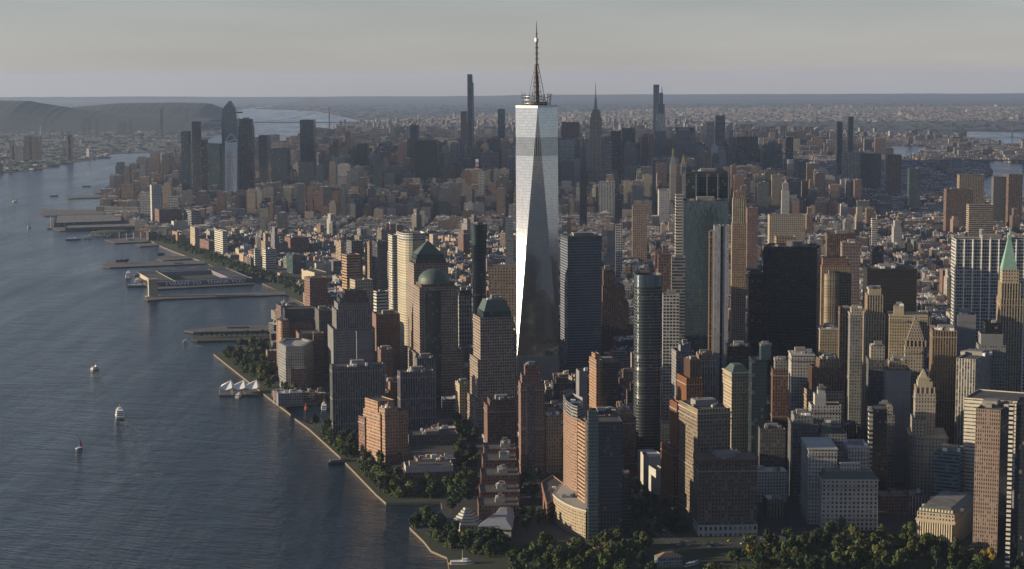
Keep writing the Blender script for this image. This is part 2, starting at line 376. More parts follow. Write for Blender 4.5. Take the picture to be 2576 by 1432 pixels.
def equip(root, poly, z, n, seed, mats=None, big=True, tank=0):
    rng = random.Random(seed); cx, cy = centroid(poly)
    o = poly[0]; e = Vector(poly[1]) - Vector(o); f = Vector(poly[-1]) - Vector(o); rot = math.atan2(e.y, e.x)
    if len(poly) > 8: e = Vector((1, 0)) * 1.; rot = 0
    bw = math.sqrt(abs(sum(poly[i - 1][0] * poly[i][1] - poly[i][0] * poly[i - 1][1] for i in range(len(poly)))) / 2)
    def spot(k):
        s, t = rng.uniform(-k, k), rng.uniform(-k, k)
        return cx + bw * (s * math.cos(rot) - t * math.sin(rot)), cy + bw * (s * math.sin(rot) + t * math.cos(rot))
    if big:
        b = MB(); h = rng.uniform(4, 7); x, y = spot(.08); b.box(x, y, z, bw * rng.uniform(.35, .55), bw * rng.uniform(.3, .45), h, rot); b.build('mechanical_penthouse', PENT if mats is None else mats, root)
    for i in range(n):
        b = MB(); x, y = spot(.36); b.box(x, y, z, rng.uniform(2.5, 6), rng.uniform(2.5, 6), rng.uniform(1.8, 4), rot)
        b.build('air_handler', rng.choice([METAL, PENT, CONC, WHITE]), root)
    for i in range(tank): water_tank(root, *spot(.3), z)
def water_tank(root, x, y, z):
    b = MB()
    for i in range(4):
        a = i * math.pi / 2 + .4; b.tube((x + 1.6 * math.cos(a), y + 1.6 * math.sin(a), z), (x + 1.6 * math.cos(a), y + 1.6 * math.sin(a), z + 3.2), .18, n=4)
    b.lathe(x, y, [(0, z + 3.1), (2.1, z + 3.1), (2.1, z + 7), (0, z + 8.6)], 10); b.build('water_tank', WOOD, root)
def cornice(parent, poly, z, mat, out=.8, h=1.6):
    b = MB(); q = inset(poly, -out); b.prism(q, z - h, z - .25, 0, 3., 50., None, cap=0); o = b.build('cornice', mat, parent); return o
MASON = [W[k] for k in 'cream creamp tan tanp tand white gray brick brown brownp dbrown rose stone orange orangep grayp bluep whitep granite graysm'.split()]
PIERS = [W[k] for k in 'creamp tanp brownp orangep grayp bluep whitep'.split()]
TRIM = simple('stone_trim', (.26, .23, .19), .8, 0, .3, .2)
def block(root, part, poly, z0, z1, mat, roof=RD, bay=3.2, fl=3.9, co=None, poly2=None, par=1.1, rim=.5):
    b = MB(); q = b.prism(poly, z0, z1, 0, bay, fl, rim, par, poly2=poly2); near = poly[0][1] < 2480 and poly2 is None and len(poly) < 8
    if near and mat in PIERS:
        for i in range(len(poly)):
            p, e = Vector(poly[i]), Vector(poly[(i + 1) % len(poly)]); L = (e - p).length; k = max(1, round(L / bay)); v = (e - p) / L; nrm = Vector((v.y, -v.x))
            for j in range(k + 1):
                c = p + v * min(max(L * j / k, .3), L - .3); w_ = .45
                b.face([(*(c - v * w_ + nrm * .55), z0), (*(c + v * w_ + nrm * .55), z0), (*(c + v * w_ + nrm * .55), z1 - .4), (*(c - v * w_ + nrm * .55), z1 - .4)])
                b.face([(*(c - v * w_), z0), (*(c - v * w_ + nrm * .55), z0), (*(c - v * w_ + nrm * .55), z1 - .4), (*(c - v * w_), z1 - .4)]); b.face([(*(c + v * w_ + nrm * .55), z0), (*(c + v * w_), z0), (*(c + v * w_), z1 - .4), (*(c + v * w_ + nrm * .55), z1 - .4)])
                b.face([(*(c - v * w_ + nrm * .55), z1 - .4), (*(c + v * w_ + nrm * .55), z1 - .4), (*(c + v * w_), z1 - .4), (*(c - v * w_), z1 - .4)])
    o = b.build(part, mat, root)
    if near and mat in MASON and z1 - z0 > 30:
        for zz in ([z0 + 11] if z0 < 4 else []) + [z1 - 2 * fl - .2] + ([z1 - (z1 - z0) * .5] if z1 - z0 > 70 else []):
            t = MB(); t.prism(inset(poly, -.75), zz, zz + 1.1, 0, 3., 50., None, cap=0); t.build('belt_course', TRIM, o)
    if q:
        r = MB(); r.face([(*p, z1 - par) for p in q]); r.build('roof', roof, o)
    if co is not None: cornice(o, poly, z1, co)
    return o
SEED = [0]
def T(name, label, d, a, vis, tiers, eq=3, tank=0, group=None, cat='building'):
    """a building from tiers (part, xl, xc, xr, ytop, wall, options); d = distance or ('b', px, py) of its near foot"""
    if isinstance(d, tuple): d = DB(d[1], d[2])
    SEED[0] += 1; root = None; zprev = 2.4; last = None
    for i, t in enumerate(tiers):
        part, xl, xc, xr, yt, mat = t[:6]; op = t[6] if len(t) > 6 else {}
        if isinstance(mat, str): mat = W[mat]
        poly, Z = FP(xl, xc, xr, yt, d + op.get('dd', 0), op.get('a', a), op.get('dep'), op.get('wid'))
        if root is None:
            cx, cy = centroid(poly); root = empty(name, (cx, cy, 2.5), label, cat, group)
        if not op.get('up') and (i == 0 or op.get('gnd')):
            HEROES.append((poly, d, min(xl, xc), max(xr, xc), vis)); TOPS.append((d, min(xl, xc), max(xr, xc), yt))
            if i == 0: NAMED.append((name.replace('_', ' '), (xl + xr) / 2, (tiers[-1][4] if len(tiers) < 3 else yt), d))
        z0 = op.get('z0', 2.4 if (i == 0 or op.get('gnd')) else zprev - 1.2)
        if 'h' in op: Z = z0 + op['h']
        if op.get('r'): poly = rounded(poly, op['r'], op.get('n', 6), op.get('w'))
        sh = op.get('s', 'box'); roof = op.get('roof', RD)
        if op.get('lean'):
            L = op['lean']; block(root, part, [(poly[0][0], poly[0][1] - L), (poly[1][0], poly[1][1] - L), poly[2], poly[3]], z0, Z, mat, roof, op.get('bay', 3.2), op.get('fl', 3.9), poly2=poly); last = (poly, Z)
        elif sh == 'box': block(root, part, poly, z0, Z, mat, roof, op.get('bay', 3.2), op.get('fl', 3.9), op.get('co'), par=op.get('par', 1.1)); last = (poly, Z - op.get('par', 1.1))
        elif sh == 'pyr':
            k = op.get('k', 0.); zb = z0 + op.get('base', 0); c = centroid(poly); b = MB(); p2 = scaled(poly, max(k, .004), c)
            b.prism(poly, zb, Z, 0, 3., 4., None, poly2=p2, cap=0); b.build(part, mat, root); last = (p2, Z)
        elif sh == 'dome':
            c = centroid(poly); rr = (Vector(poly[1]) - Vector(poly[0])).length / 2; b = MB(); N = 10; hb = op.get('hb', 5)
            pr = [(rr, z0), (rr, z0 + hb)] + [(rr * .97 * math.cos(j / N * math.pi / 2), z0 + hb + (Z - z0 - hb) * math.sin(j / N * math.pi / 2)) for j in range(N + 1)]
            b.lathe(*c, pr, 36); b.build(part, mat, root, True); last = (poly, Z)
        elif sh == 'spire':
            c = centroid(poly); b = MB(); r0 = (Vector(poly[1]) - Vector(poly[0])).length / 2
            b.tube((*c, z0), (*c, Z), r0, op.get('r1', .15), 6); b.build(part, mat, root)
        zprev = Z
        if op.get('eq'): equip(root, poly, Z - 1.1, op['eq'], SEED[0] * 31 + i, None, op.get('big', True))
    if d < 2700 and eq > 1: eq = min(14, eq * (3 if d < 2250 else 2))
    if eq and last: equip(root, last[0], last[1], eq, SEED[0], None, eq > 1, tank)
    return root
BA = 13
ext = lambda **k: k
# --- waterfront quarter at the left of the tall tower
T('apartment_tower', 'orange sunlit brick apartment block stepping down beside the riverside esplanade, dark street side', ('b', 954, 1173), 32, 1173, [
   ('tower', 914, 956, 1026, 1040, 'orange', ext(eq=3)), ('upper_tower', 918, 950, 992, 1010, 'orange', ext(dd=6)), ('left_wing', 902, 917, 936, 1050, 'brick', ext(gnd=1, dd=30)), ('corner_wing', 953, 968, 1000, 1028, 'orange', ext(gnd=1, dd=-6))], tank=1)
T('red_brick_wing', 'low red brick wing at the foot of the orange apartment block', ('b', 969, 1176), 20, 1176, [('wing', 954, 969, 1012, 1146, 'brick', ext(dep=16))], eq=0)
T('apartment_slab', 'long pale apartment slab with upright window strips facing the small boat basin', ('b', 850, 1090), BA, 1090, [('slab', 830, 836, 968, 922, 'grayp', ext(dep=22, eq=4))])
T('apartment_slab', 'bluish apartment slab with upright window strips, sunlit left edge, right of the boat basin slab', ('b', 1010, 1075), BA, 1075, [('slab', 999, 1007, 1094, 937, 'bluep', ext(dep=20, eq=3)), ])
T('apartment_slab', 'taller dark blue striped slab standing just behind the bluish apartment slab', 2560, BA, 937, [('slab', 1042, 1049, 1097, 902, 'bluep', ext(dep=24, eq=3))])
# five sided office building with a white roof
d = DB(718, 985)
P1 = [AT(699, 862, d + 42)[:2], AT(718, 870, d)[:2], AT(764, 871, d)[:2], AT(788, 856, d + 62)[:2], AT(765, 848, d + 92)[:2], AT(712, 849, d + 88)[:2]]
rt_ = empty('office_building', (*centroid(P1), 2.5), 'five sided grey office building with white rooftop frame beside the park trees', 'building')
zt = AT(718, 870, d)[2] - 1; q = block(rt_, 'shaft', P1, 2.4, zt - 9, W['graysm'], RL, 3.4, 4.2); block(rt_, 'crown', inset(P1, .8), zt - 9.3, zt, W['plain'], RL, 3., 9., par=2.5, rim=5.)
pod = FP(726, 730, 768, 928, d - 12, 8, 12)[0]; block(rt_, 'entrance_wing', pod, 2.4, AT(730, 928, d - 12)[2], W['rose'], RL)
b = MB(); b.tube((*P1[3], zt), (*P1[3], zt + 14), .25); b.build('roof_mast', WHITE, rt_)
HEROES.append((P1, d, 699, 788, 985))
T('apartment_block', 'brick and concrete apartment complex with a curved sunlit corner above the riverside trees', 2880, BA, 860, [
   ('main_block', 694, 702, 800, 812, 'rose', ext(dep=45)), ('upper_block', 712, 716, 790, 778, 'purp', ext(dd=6, dep=30)), ('curved_corner', 691, 703, 726, 806, 'orange', ext(gnd=1, dd=-14, dep=24, r=9, w=(0,)))], eq=5)
T('apartment_block', 'dull brick apartment block between the grey five sided office and the stepped grey tower', 2800, BA, 950, [('main_block', 742, 752, 815, 840, 'rose', ext(dep=40)), ('side_wing', 800, 802, 836, 782, 'dgray', ext(dd=30, gnd=1, dep=50))], eq=3)
T('stepped_tower', 'grey granite office tower with stepped dark pyramid crown', 2690, BA, 925, [
   ('base', 833, 838, 943, 829, 'graysm', ext(dep=62)), ('blank_wing', 896, 897, 939, 834, 'plainp', ext(gnd=1, dd=-3, dep=20)), ('shaft', 841, 846, 936, 781, 'grayp', ext(dd=9, dep=48)),
   ('upper_shaft', 845, 850, 932, 764, 'graysm', ext(dd=12, dep=42)), ('setback', 850, 855, 928, 752, 'purp', ext(dd=15, dep=36)), ('setback', 857, 861, 924, 741, 'purp', ext(dd=19, dep=28)), ('setback', 864, 867, 921, 731, 'purp', ext(dd=24, dep=20))], eq=1)
# curved pale tower
d = 2830; pl, zt = FP(1006, 1012, 1072, 588, d, BA, 48)
X0 = Vector(pl[0]); ex = (Vector(pl[1]) - X0); ey = (Vector(pl[3]) - X0)
cur = [tuple(X0 + ex * s + ey * t) for s, t in [(0, .55), (.02, .36), (.07, .2), (.15, .09), (.27, .01), (.42, -.04), (.6, -.04), (.8, 0), (1, .06), (1, 1), (0, 1)]]
rt_ = empty('curved_tower', (*centroid(cur), 2.5), 'cream glass office tower with a bowed sunlit front and flat dark roof', 'building')
CUR = fac((.55, .49, .36), (.36, .33, .25), 1.2, .55, None, .22, .35, .0)
block(rt_, 'shaft', cur, 2.4, zt - 12, CUR, RD, 2.4, 4.0); block(rt_, 'crown', cur, zt - 12.2, zt, W['grid'], RD, 3., 4., par=4.); HEROES.append((cur, d, 1006, 1072, 880))
equip(rt_, scaled(cur, .8), zt - 4, 3, 5)
T('striped_tower', 'slim balcony striped apartment tower on the left of the bowed cream tower', 2960, BA, 780, [('shaft', 979, 983, 1000, 592, 'ribw', ext(dep=26, r=8, w=(0, 1))), ('core', 999, 1002, 1007, 586, 'creampl', ext(gnd=1, dd=6, dep=22))], eq=1)
T('pyramid_tower', 'grey office tower topped by a green copper pyramid roof', 2740, BA, 760, [
   ('shaft', 1031, 1041, 1126, 664, 'granite', ext(dep=50)), ('upper_shaft', 1037, 1046, 1120, 652, 'purp', ext(dd=5, dep=42)), ('collar', 1040, 1048, 1117, 641, 'dteal', ext(dd=7, dep=40)), ('pyramid_roof', 1041, 1048, 1116, 609, COPPER, ext(dd=8, dep=39, s='pyr', k=.04))], eq=0)
T('dome_tower', 'broad granite office tower crowned by a green copper dome', 2600, BA, 1000, [
   ('base', 1036, 1046, 1166, 890, 'granite', ext(dep=66)), ('shaft', 1041, 1055, 1152, 724, 'granite', ext(dd=3, dep=52)), ('glazed_bay', 1068, 1068, 1108, 732, 'dteal', ext(gnd=1, dd=1, dep=10)), ('drum_base', 1050, 1060, 1143, 716, 'brown', ext(dd=8, dep=44)),
   ('dome', 1056, 1056, 1136, 655, COPPER, ext(dd=14, s='dome', hb=4, h=21))], eq=0)
LW = fac((.42, .31, .21), (.10, .085, .07), 1.2, .42, None, .3, 0, 0)
b = None
T('mansard_tower', 'granite tower with truncated green pyramid roof and striped sunlit left side', 2420, BA, 1095, [
   ('base', 1185, 1198, 1308, 1006, 'granite', ext(dep=58)), ('lower_shaft', 1187, 1202, 1300, 905, 'granite', ext(dd=3, dep=52)), ('shaft', 1194, 1208, 1292, 800, 'granite', ext(dd=6, dep=46)), ('collar', 1205, 1216, 1286, 784, 'dteal', ext(dd=9, dep=40)),
   ('mansard_roof', 1206, 1217, 1285, 757, COPPER, ext(dd=10, dep=38, s='pyr', k=.68))], eq=3)
T('lattice_tower', 'hotel block wrapped in white diagonal lattice below a dark plain top', 2900, BA, 870, [('shaft', 1152, 1154, 1187, 745, 'lattice', ext(dep=30, bay=4.4, fl=7.)), ('plain_top', 1154, 1156, 1187, 731, 'black', ext(dd=1, dep=28))], eq=2)
# flared dark glass tower
d = 2980; pl, zt = FP(1184, 1189, 1228, 566, d, 10, 32); rt_ = empty('flared_tower', (*centroid(pl), 2.5), 'slim dark blue glass tower that flares outward at its top', 'building')
pb = rounded(scaled(pl, .82), 7, 4); pt = rounded(pl, 8, 4); zm = zt - 55
block(rt_, 'shaft', pb, 2.4, zm, W['dteal'], None, 3., 4., rim=None); block(rt_, 'flared_crown', pb, zm, zt, W['dteal'], RD, 3., 4., poly2=pt); HEROES.append((pl, d, 1184, 1228, 760)); equip(rt_, scaled(pl, .7), zt - 1, 4, 8)
# --- the tall tower with the spire
d1, c0 = 2722., AT(1350, 272, 2722)[:2]; zr = 417.
rt_ = empty('spire_tower', (*c0, 2.5), 'tallest glass skyscraper with long tapering facets and a needle spire', 'skyscraper')
S1 = 30.6; an = R(2)
rot = lambda x, y: (c0[0] + x * math.cos(an) - y * math.sin(an), c0[1] + x * math.sin(an) + y * math.cos(an))
base = [rot(-S1, -S1), rot(S1, -S1), rot(S1, S1), rot(-S1, S1)]; topv = [rot(0, -S1), rot(S1, 0), rot(0, S1), rot(-S1, 0)]
def wtc_mat():
    m = bpy.data.materials.new('spire_tower_glass'); t, b = nodes(m); g = NG(t)
    geo = t.nodes.new('ShaderNodeNewGeometry'); z = g('ShaderNodeSeparateXYZ', geo.outputs['Position'], o=2)
    uv = g('ShaderNodeSeparateXYZ', g('ShaderNodeUVMap')); u = uv.node.outputs[0]
    fl = g.m('COMPARE', g.m('FRACT', g.m('DIVIDE', z, 4.06)), .5, .44); vl = g.m('COMPARE', g.m('FRACT', g.m('DIVIDE', u, 1.52)), .5, .46)
    band = g.m('COMPARE', z, 361., 13.5); stripe = g.m('MULTIPLY', band, g.m('COMPARE', g.m('FRACT', g.m('DIVIDE', u, 3.05)), .5, .24))
    cl = g('ShaderNodeCombineXYZ', g.m('FLOOR', g.m('DIVIDE', u, 3.05)), g.m('FLOOR', g.m('DIVIDE', z, 4.06)), 0.)
    wn = t.nodes.new('ShaderNodeTexWhiteNoise'); t.links.new(cl, wn.inputs['Vector'])
    gc = g.mixc(wn.outputs['Value'], (.29, .31, .325), (.36, .38, .395))
    c = g.mixc(g.m('MULTIPLY', fl, vl), (.20, .21, .22), gc); c = g.mixc(stripe, c, (.05, .055, .06))
    t.links.new(c, b.inputs['Base Color']); b.inputs['Metallic'].default_value = .85; b.inputs['Roughness'].default_value = .07
    dv = g('ShaderNodeVectorMath', wn.outputs['Color'], (.5, .5, .5), operation='SUBTRACT'); sc = g('ShaderNodeVectorMath', dv, operation='SCALE'); sc.node.inputs['Scale'].default_value = .004
    t.links.new(g('ShaderNodeVectorMath', g('ShaderNodeVectorMath', geo.outputs['Normal'], sc, operation='ADD'), operation='NORMALIZE'), b.inputs['Normal'])
    return m
WG = wtc_mat(); b = MB(); zb = 57.
for i in range(4):
    A, B_, t0, tp = base[i], base[(i + 1) % 4], topv[i], topv[i - 1]
    b.face([(*A, zb), (*B_, zb), (*t0, zr)], [(0, 0), (2 * S1, 0), (S1, 0)]); b.face([(*A, zb), (*t0, zr), (*tp, zr)], [(S1, 0), (2 * S1, 0), (0, 0)])
sh = b.build('shaft', WG, rt_)
b = MB(); b.prism(topv, zr - .1, zr + 3, 0, 3, 4, 1., 3.4); b.build('parapet', WHITE, rt_); b = MB(); b.face([(*p, zr - .2) for p in topv]); b.build('roof', RD, rt_)
b = MB(); b.prism([rot(-S1 - .4, -S1 - .4), rot(S1 + .4, -S1 - .4), rot(S1 + .4, S1 + .4), rot(-S1 - .4, S1 + .4)], 2.4, zb, 0, 3., 60., None, cap=0); b.build('podium', fac((.17, .19, .23), (.13, .15, .19), .9, .98, None, .3, .3, 0), rt_)
b = MB()
for k in range(36):
    a0, a1 = k * math.pi / 18, (k + 1) * math.pi / 18
    for zz, rr in ((zr + 6, 19.5), (zr + 11, 21), (zr + 16, 20.5)):
        b.tube((c0[0] + rr * math.cos(a0), c0[1] + rr * math.sin(a0), zz), (c0[0] + rr * math.cos(a1), c0[1] + rr * math.sin(a1), zz), .55, n=4, cap=False)
    if k % 2 == 0: b.tube((c0[0] + 19.5 * math.cos(a0), c0[1] + 19.5 * math.sin(a0), zr), (c0[0] + 21 * math.cos(a0), c0[1] + 21 * math.sin(a0), zr + 19.5), .45, n=4)
b.build('communication_ring', METAL, rt_)
b = MB(); b.lathe(*c0, [(15, zr), (15, zr + 8), (0, zr + 8)], 24); b.build('roof_drum', DARKM, rt_)
spb = MB()
prof = [(4.0, zr), (3.7, zr + 26), (2.9, zr + 46), (1.7, zr + 60), (1.6, zr + 92), (1.2, zr + 96), (1.1, zr + 104), (.8, zr + 110), (.6, zr + 118), (.2, 541.3)]
spb.lathe(*c0, prof, 10)
sp_o = spb.build('spire', simple('spire_steel', (.06, .06, .065), .6, .2), rt_)
for zz, rr in ((zr + 22, 6.2), (zr + 36, 5.), (zr + 50, 3.8), (zr + 62, 3.4), (zr + 70, 3.2), (zr + 78, 3.2), (zr + 86, 3.1), (zr + 94, 2.6), (zr + 106, 1.9), (zr + 30, 5.6), (zr + 43, 4.4)):
    b = MB(); b.lathe(*c0, [(.5, zz - .6), (rr, zz - .6), (rr, zz + .6), (.5, zz + .6)], 12); b.build('spire_ring', DARKM, sp_o)
for k in range(4):
    a = k * math.pi / 2 + .5; b = MB(); b.tube((c0[0] + 16 * math.cos(a), c0[1] + 16 * math.sin(a), zr + 3), (c0[0] + 2.6 * math.cos(a), c0[1] + 2.6 * math.sin(a), zr + 62), .5, n=5); b.build('stay', DARKM, rt_)
b = MB(); b.lathe(*c0, [(2.5, zr + 94), (2.9, zr + 95), (2.9, zr + 99), (2.3, zr + 100)], 12); b.build('beacon_collar', WHITE, sp_o)
for k in range(10):
    a = k * .63; b = MB(); b.tube((c0[0] + 22 * math.cos(a), c0[1] + 22 * math.sin(a), zr + 12), (c0[0] + 22 * math.cos(a), c0[1] + 22 * math.sin(a), zr + 21 + 2 * (k % 3)), .22, n=4); b.build('antenna', METAL, rt_)
HEROES.append((base, d1, 1294, 1406, 940))
# --- towers right of the tall one
T('glass_block_tower', 'wide blue grey glass office tower right beside the spire tower, its left side sunlit', 2790, 10, 960, [('shaft', 1405, 1428, 1514, 604, 'ribglass', ext(fl=4.1, dep=55)), ('crown', 1405, 1428, 1514, 595, 'blue', ext(dep=55, bay=2.))], eq=4)
T('brown_setback_tower', 'red brown setback office block behind the wide blue grey glass tower', 2960, 2, 790, [('base', 1500, 1514, 1582, 762, 'brownp', ext(dep=50)), ('middle_block', 1506, 1516, 1572, 720, 'brownp', ext(dd=5, dep=40)), ('top_block', 1512, 1518, 1548, 680, 'brownp', ext(dd=8, dep=30))], eq=3)
pl, zt = FP(1594, 1600, 1668, 693, 2190, 2, 34)
rt_ = empty('rounded_glass_tower', (*centroid(pl), 2.5), 'tall dark glass tower with rounded corners and thin white floor lines', 'building')
rp = rounded(pl, 11, 7); block(rt_, 'shaft', rp, 2.4, zt - 14, fac((.20, .21, .205), (.035, .048, .055), .96, .86, None, .07, .45, .05, .5), RD, 1.6, 3.7); block(rt_, 'crown', rp, zt - 14.2, zt, W['blue'], RD, 2., 14., par=9., rim=.8)
HEROES.append((pl, 2190, 1594, 1668, 1190)); equip(rt_, scaled(pl, .7), zt - 9, 5, 77)
T('mirror_tower', 'sheer teal mirror glass tower with flat slanting top', 2490, -3, 870, [('shaft', 1716, 1720, 1834, 505, fac((.10, .13, .14), (.12, .17, .185), .97, .94, None, .05, .6, 0, .4), ext(dep=48, fl=4.1, bay=1.6))], eq=2)
T('braced_tower', 'tall dark tower with an open braced steel crown behind the mirror glass tower', 2565, -3, 505, [('shaft', 1700, 1722, 1830, 503, 'ribd', ext(dep=50, fl=4.2)), ('glass_crown', 1716, 1724, 1833, 437, 'dteal', ext(dd=2, dep=44, fl=4.2)), ('roof_screen', 1720, 1726, 1831, 431, 'purp', ext(dd=2, dep=44, par=3))], eq=4)
pl, zt = FP(1716, 1724, 1833, 437, 2565, -3, 44)
for k in range(5):
    s = k / 4; p = Vector(pl[0]).lerp(Vector(pl[1]), s); b = MB(); b.box(p.x, p.y - 1.0, zt - 42, 1.5, 1.4, 42, R(-3)); b.build('crown_column', METAL, bpy.data.objects['braced_tower'])
T('slanted_glass_tower', 'lower grey glass tower with sloping striped top left of the mirror glass tower', 2420, -3, 735, [('shaft', 1688, 1690, 1724, 648, 'ribg', ext(dep=30, fl=4.2))], eq=1)
T('white_frame_tower', 'white framed apartment tower between the rounded glass tower and the mirror tower', 2380, -3, 850, [('shaft', 1664, 1668, 1709, 742, 'grid', ext(dep=26, bay=4., fl=4.2))], eq=2)
T('twin_rib_tower', 'slender grey tower of two smooth ribs with a dark slot between, still being built', 2330, -4, 870, [('left_rib', 1790, 1797, 1813, 568, 'smooth', ext(dep=22)), ('right_rib', 1816, 1819, 1834, 568, 'smooth', ext(gnd=1, dep=22)), ('dark_slot', 1812, 1812, 1818, 574, 'black', ext(gnd=1, dd=5, dep=14)), ('orange_edge', 1781, 1785, 1791, 582, 'tanp', ext(gnd=1, dd=4, dep=10))], eq=1)
b = MB(); x, y, z = AT(1783, 600, 2325)
T('limestone_tower', 'tall limestone tower with corner piers right of the mirror glass tower', 2880, -4, 870, [('shaft', 1836, 1842, 1878, 562, 'tan', ext(dep=32)), ('upper_shaft', 1839, 1844, 1876, 500, 'creamp', ext(dd=3, dep=26)), ('crown', 1842, 1846, 1873, 484, 'tanp', ext(dd=5, dep=20))], eq=2)
T('black_slab', 'narrow black office slab with sunlit upper mast, left of the broad black tower', 2570, -4, 860, [('shaft', 1880, 1884, 1922, 690, 'black', ext(dep=30))], eq=4)
T('broad_black_tower', 'broad black steel office tower with flat roof', 2520, -14, 895, [('shaft', 1920, 2056, 2066, 627, fac((.010, .010, .012), (.016, .017, .02), 1.2, .55, None, .22, 0, 0), ext(dep=60, fl=4.2)), ('parapet_block', 1924, 2050, 2060, 622, 'black', ext(dd=4, dep=50))], eq=4)
T('brown_slab_tower', 'brown upright striped slab tower with a tan end wall above the bay fronted tower', 3150, -4, 650, [('shaft', 2073, 2081, 2153, 588, 'brownp', ext(dep=30))], eq=3)
T('lattice_office_tower', 'pinkish office tower with a fine diagonal window grid', 2950, -4, 760, [('shaft', 2116, 2119, 2164, 611, fac((.33, .25, .23), G0, .5, .75, None, .15, 0, .05), ext(dep=30, bay=2.4, fl=5.))], eq=2)
T('bay_front_tower', 'cream hotel tower with a bowed central bay of upright stripes', 2700, -4, 820, [('shaft', 2064, 2067, 2142, 668, 'tan', ext(dep=34)), ('attic', 2066, 2070, 2134, 650, 'rose', ext(dd=3, dep=28)), ('bowed_bay', 2072, 2075, 2112, 690, 'creamp', ext(gnd=1, dd=-7, dep=16, r=7, w=(0, 1)))], eq=2)
T('classical_office_block', 'low pale office block with small windows at the foot of the bay fronted tower', 2480, -4, 850, [('block', 2060, 2063, 2112, 828, 'cream', ext(dep=40, co=W['wht']))], eq=3)
T('dark_box_tower', 'dark bronze box tower behind the cream art deco shaft', 2400, -5, 770, [('shaft', 2178, 2182, 2307, 676, fac((.022, .021, .02), (.016, .016, .016), 1.2, .5, None, .3, 0, 0), ext(dep=52))], eq=6)
T('white_grid_tower', 'huge white gridded office slab at the right edge of the downtown', 2370, -5, 830, [('shaft', 2386, 2404, 2600, 602, fac((.58, .58, .55), (.03, .034, .04), .8, .66, None, .15, .1), ext(dep=36, bay=3., fl=4.4))], eq=3)
pl, zt = FP(2386, 2404, 2600, 602, 2370, -5, 36)
wg = bpy.data.objects['white_grid_tower']
for k in range(9):
    p = Vector(pl[0]).lerp(Vector(pl[1]), k / 9 + .004); b = MB(); b.box(p.x, p.y - .7, 2.4, 1.2, 1.4, zt - 2.2, R(-5)); b.build('column', WHITE, wg)
T('green_spire_tower', 'cream skyscraper ending in a steep green copper pyramid and spire', 2240, -8, 900, [('shaft', 2504, 2518, 2574, 752, 'creamp', ext(dep=40)), ('setback', 2510, 2520, 2568, 712, 'creamp', ext(dd=4, dep=32)), ('attic', 2513, 2522, 2564, 678, 'cream', ext(dd=6, dep=26)),
   ('pyramid_roof', 2516, 2523, 2562, 600, COPPERL, ext(dd=7, dep=24, s='pyr', k=.16)), ('lantern', 2535, 2536, 2545, 592, COPPERL, ext(dd=12, dep=5)), ('spire', 2538, 2538, 2542, 574, COPPERL, ext(dd=13, dep=3, s='spire'))], eq=0)
T('art_deco_tower', 'slender cream art deco shaft with fluted sunlit corners', 2225, -6, 900, [('lower_shaft', 2166, 2178, 2226, 790, 'creamp', ext(dep=36)), ('shaft', 2172, 2182, 2221, 742, 'creamp', ext(dd=3, dep=28)), ('top_block', 2178, 2186, 2217, 727, 'creampl', ext(dd=6, dep=20))], eq=2)
T('grey_stone_tower', 'plain grey stone tower left of the cream art deco shaft', 2290, -6, 890, [('shaft', 2132, 2139, 2178, 790, 'gray', ext(dep=30, co=W['wht'])), ('attic', 2138, 2142, 2174, 776, 'stone', ext(dd=3, dep=22))], eq=3)
T('tan_pier_tower', 'narrow tan tower with upright piers left of the plain grey stone tower', 2360, -6, 870, [('shaft', 2110, 2114, 2140, 776, 'tanp', ext(dep=26))], eq=1)
T('colonnade_tower', 'wide cream office block with tall columns behind the stepped pyramid', 2330, -9,  860, [('block', 2233, 2238, 2333, 793, 'cream', ext(dep=40, co=W['creampl'])), ('attic', 2246, 2249, 2274, 770, 'creampl', ext(dd=6, dep=14))], eq=5)
T('ziggurat_tower', 'stone tower topped by a tall stepped grey pyramid', 2270, -9,  930, [('shaft', 2274, 2277, 2332, 872, 'stone', ext(dep=30)), ('colonnade', 2277, 2280, 2330, 856, 'creamp', ext(dd=2, dep=27, bay=4.5))] +
   [('pyramid_step', 2281 + k * 2.55, 2283 + k * 2.5, 2324 - k * 2.2, 848 - k * 7.2, 'stone', ext(dd=4 + k * 1.4, dep=25 - k * 2.7, par=.2)) for k in range(8)], eq=0)
T('cream_slab_tower', 'sunlit cream office slab with regular windows right of the stepped pyramid', 2150, -9,  975, [('shaft', 2333, 2346, 2407, 832, 'tanp', ext(dep=40))], eq=5)
T('grey_plain_tower', 'plain grey windowless sided tower in front of the white gridded slab', 2230, -6, 860, [('shaft', 2403, 2409, 2456, 792, 'plain', ext(dep=24))], eq=3)
T('dark_mansard_tower', 'pale stepped tower with a dark flat mansard cap', 2120, -7, 960, [('base', 2448, 2458, 2536, 905, 'gray', ext(dep=40)), ('shaft', 2454, 2462, 2531, 868, 'gray', ext(dd=3, dep=32)), ('shoulder', 2462, 2468, 2524, 840, 'plain', ext(dd=5, dep=26)), ('dark_cap', 2474, 2479, 2518, 812, 'black', ext(dd=7, dep=20))], eq=1)
T('white_pier_block', 'white piered office block with dark rooftop plant below the pale stepped tower', 2050, -28, 1010, [('shaft', 2406, 2454, 2516, 904, fac((.60, .56, .46), (.05, .055, .06), .72, .7, (.12, .12, .12), .15), ext(bay=3.))], eq=6)
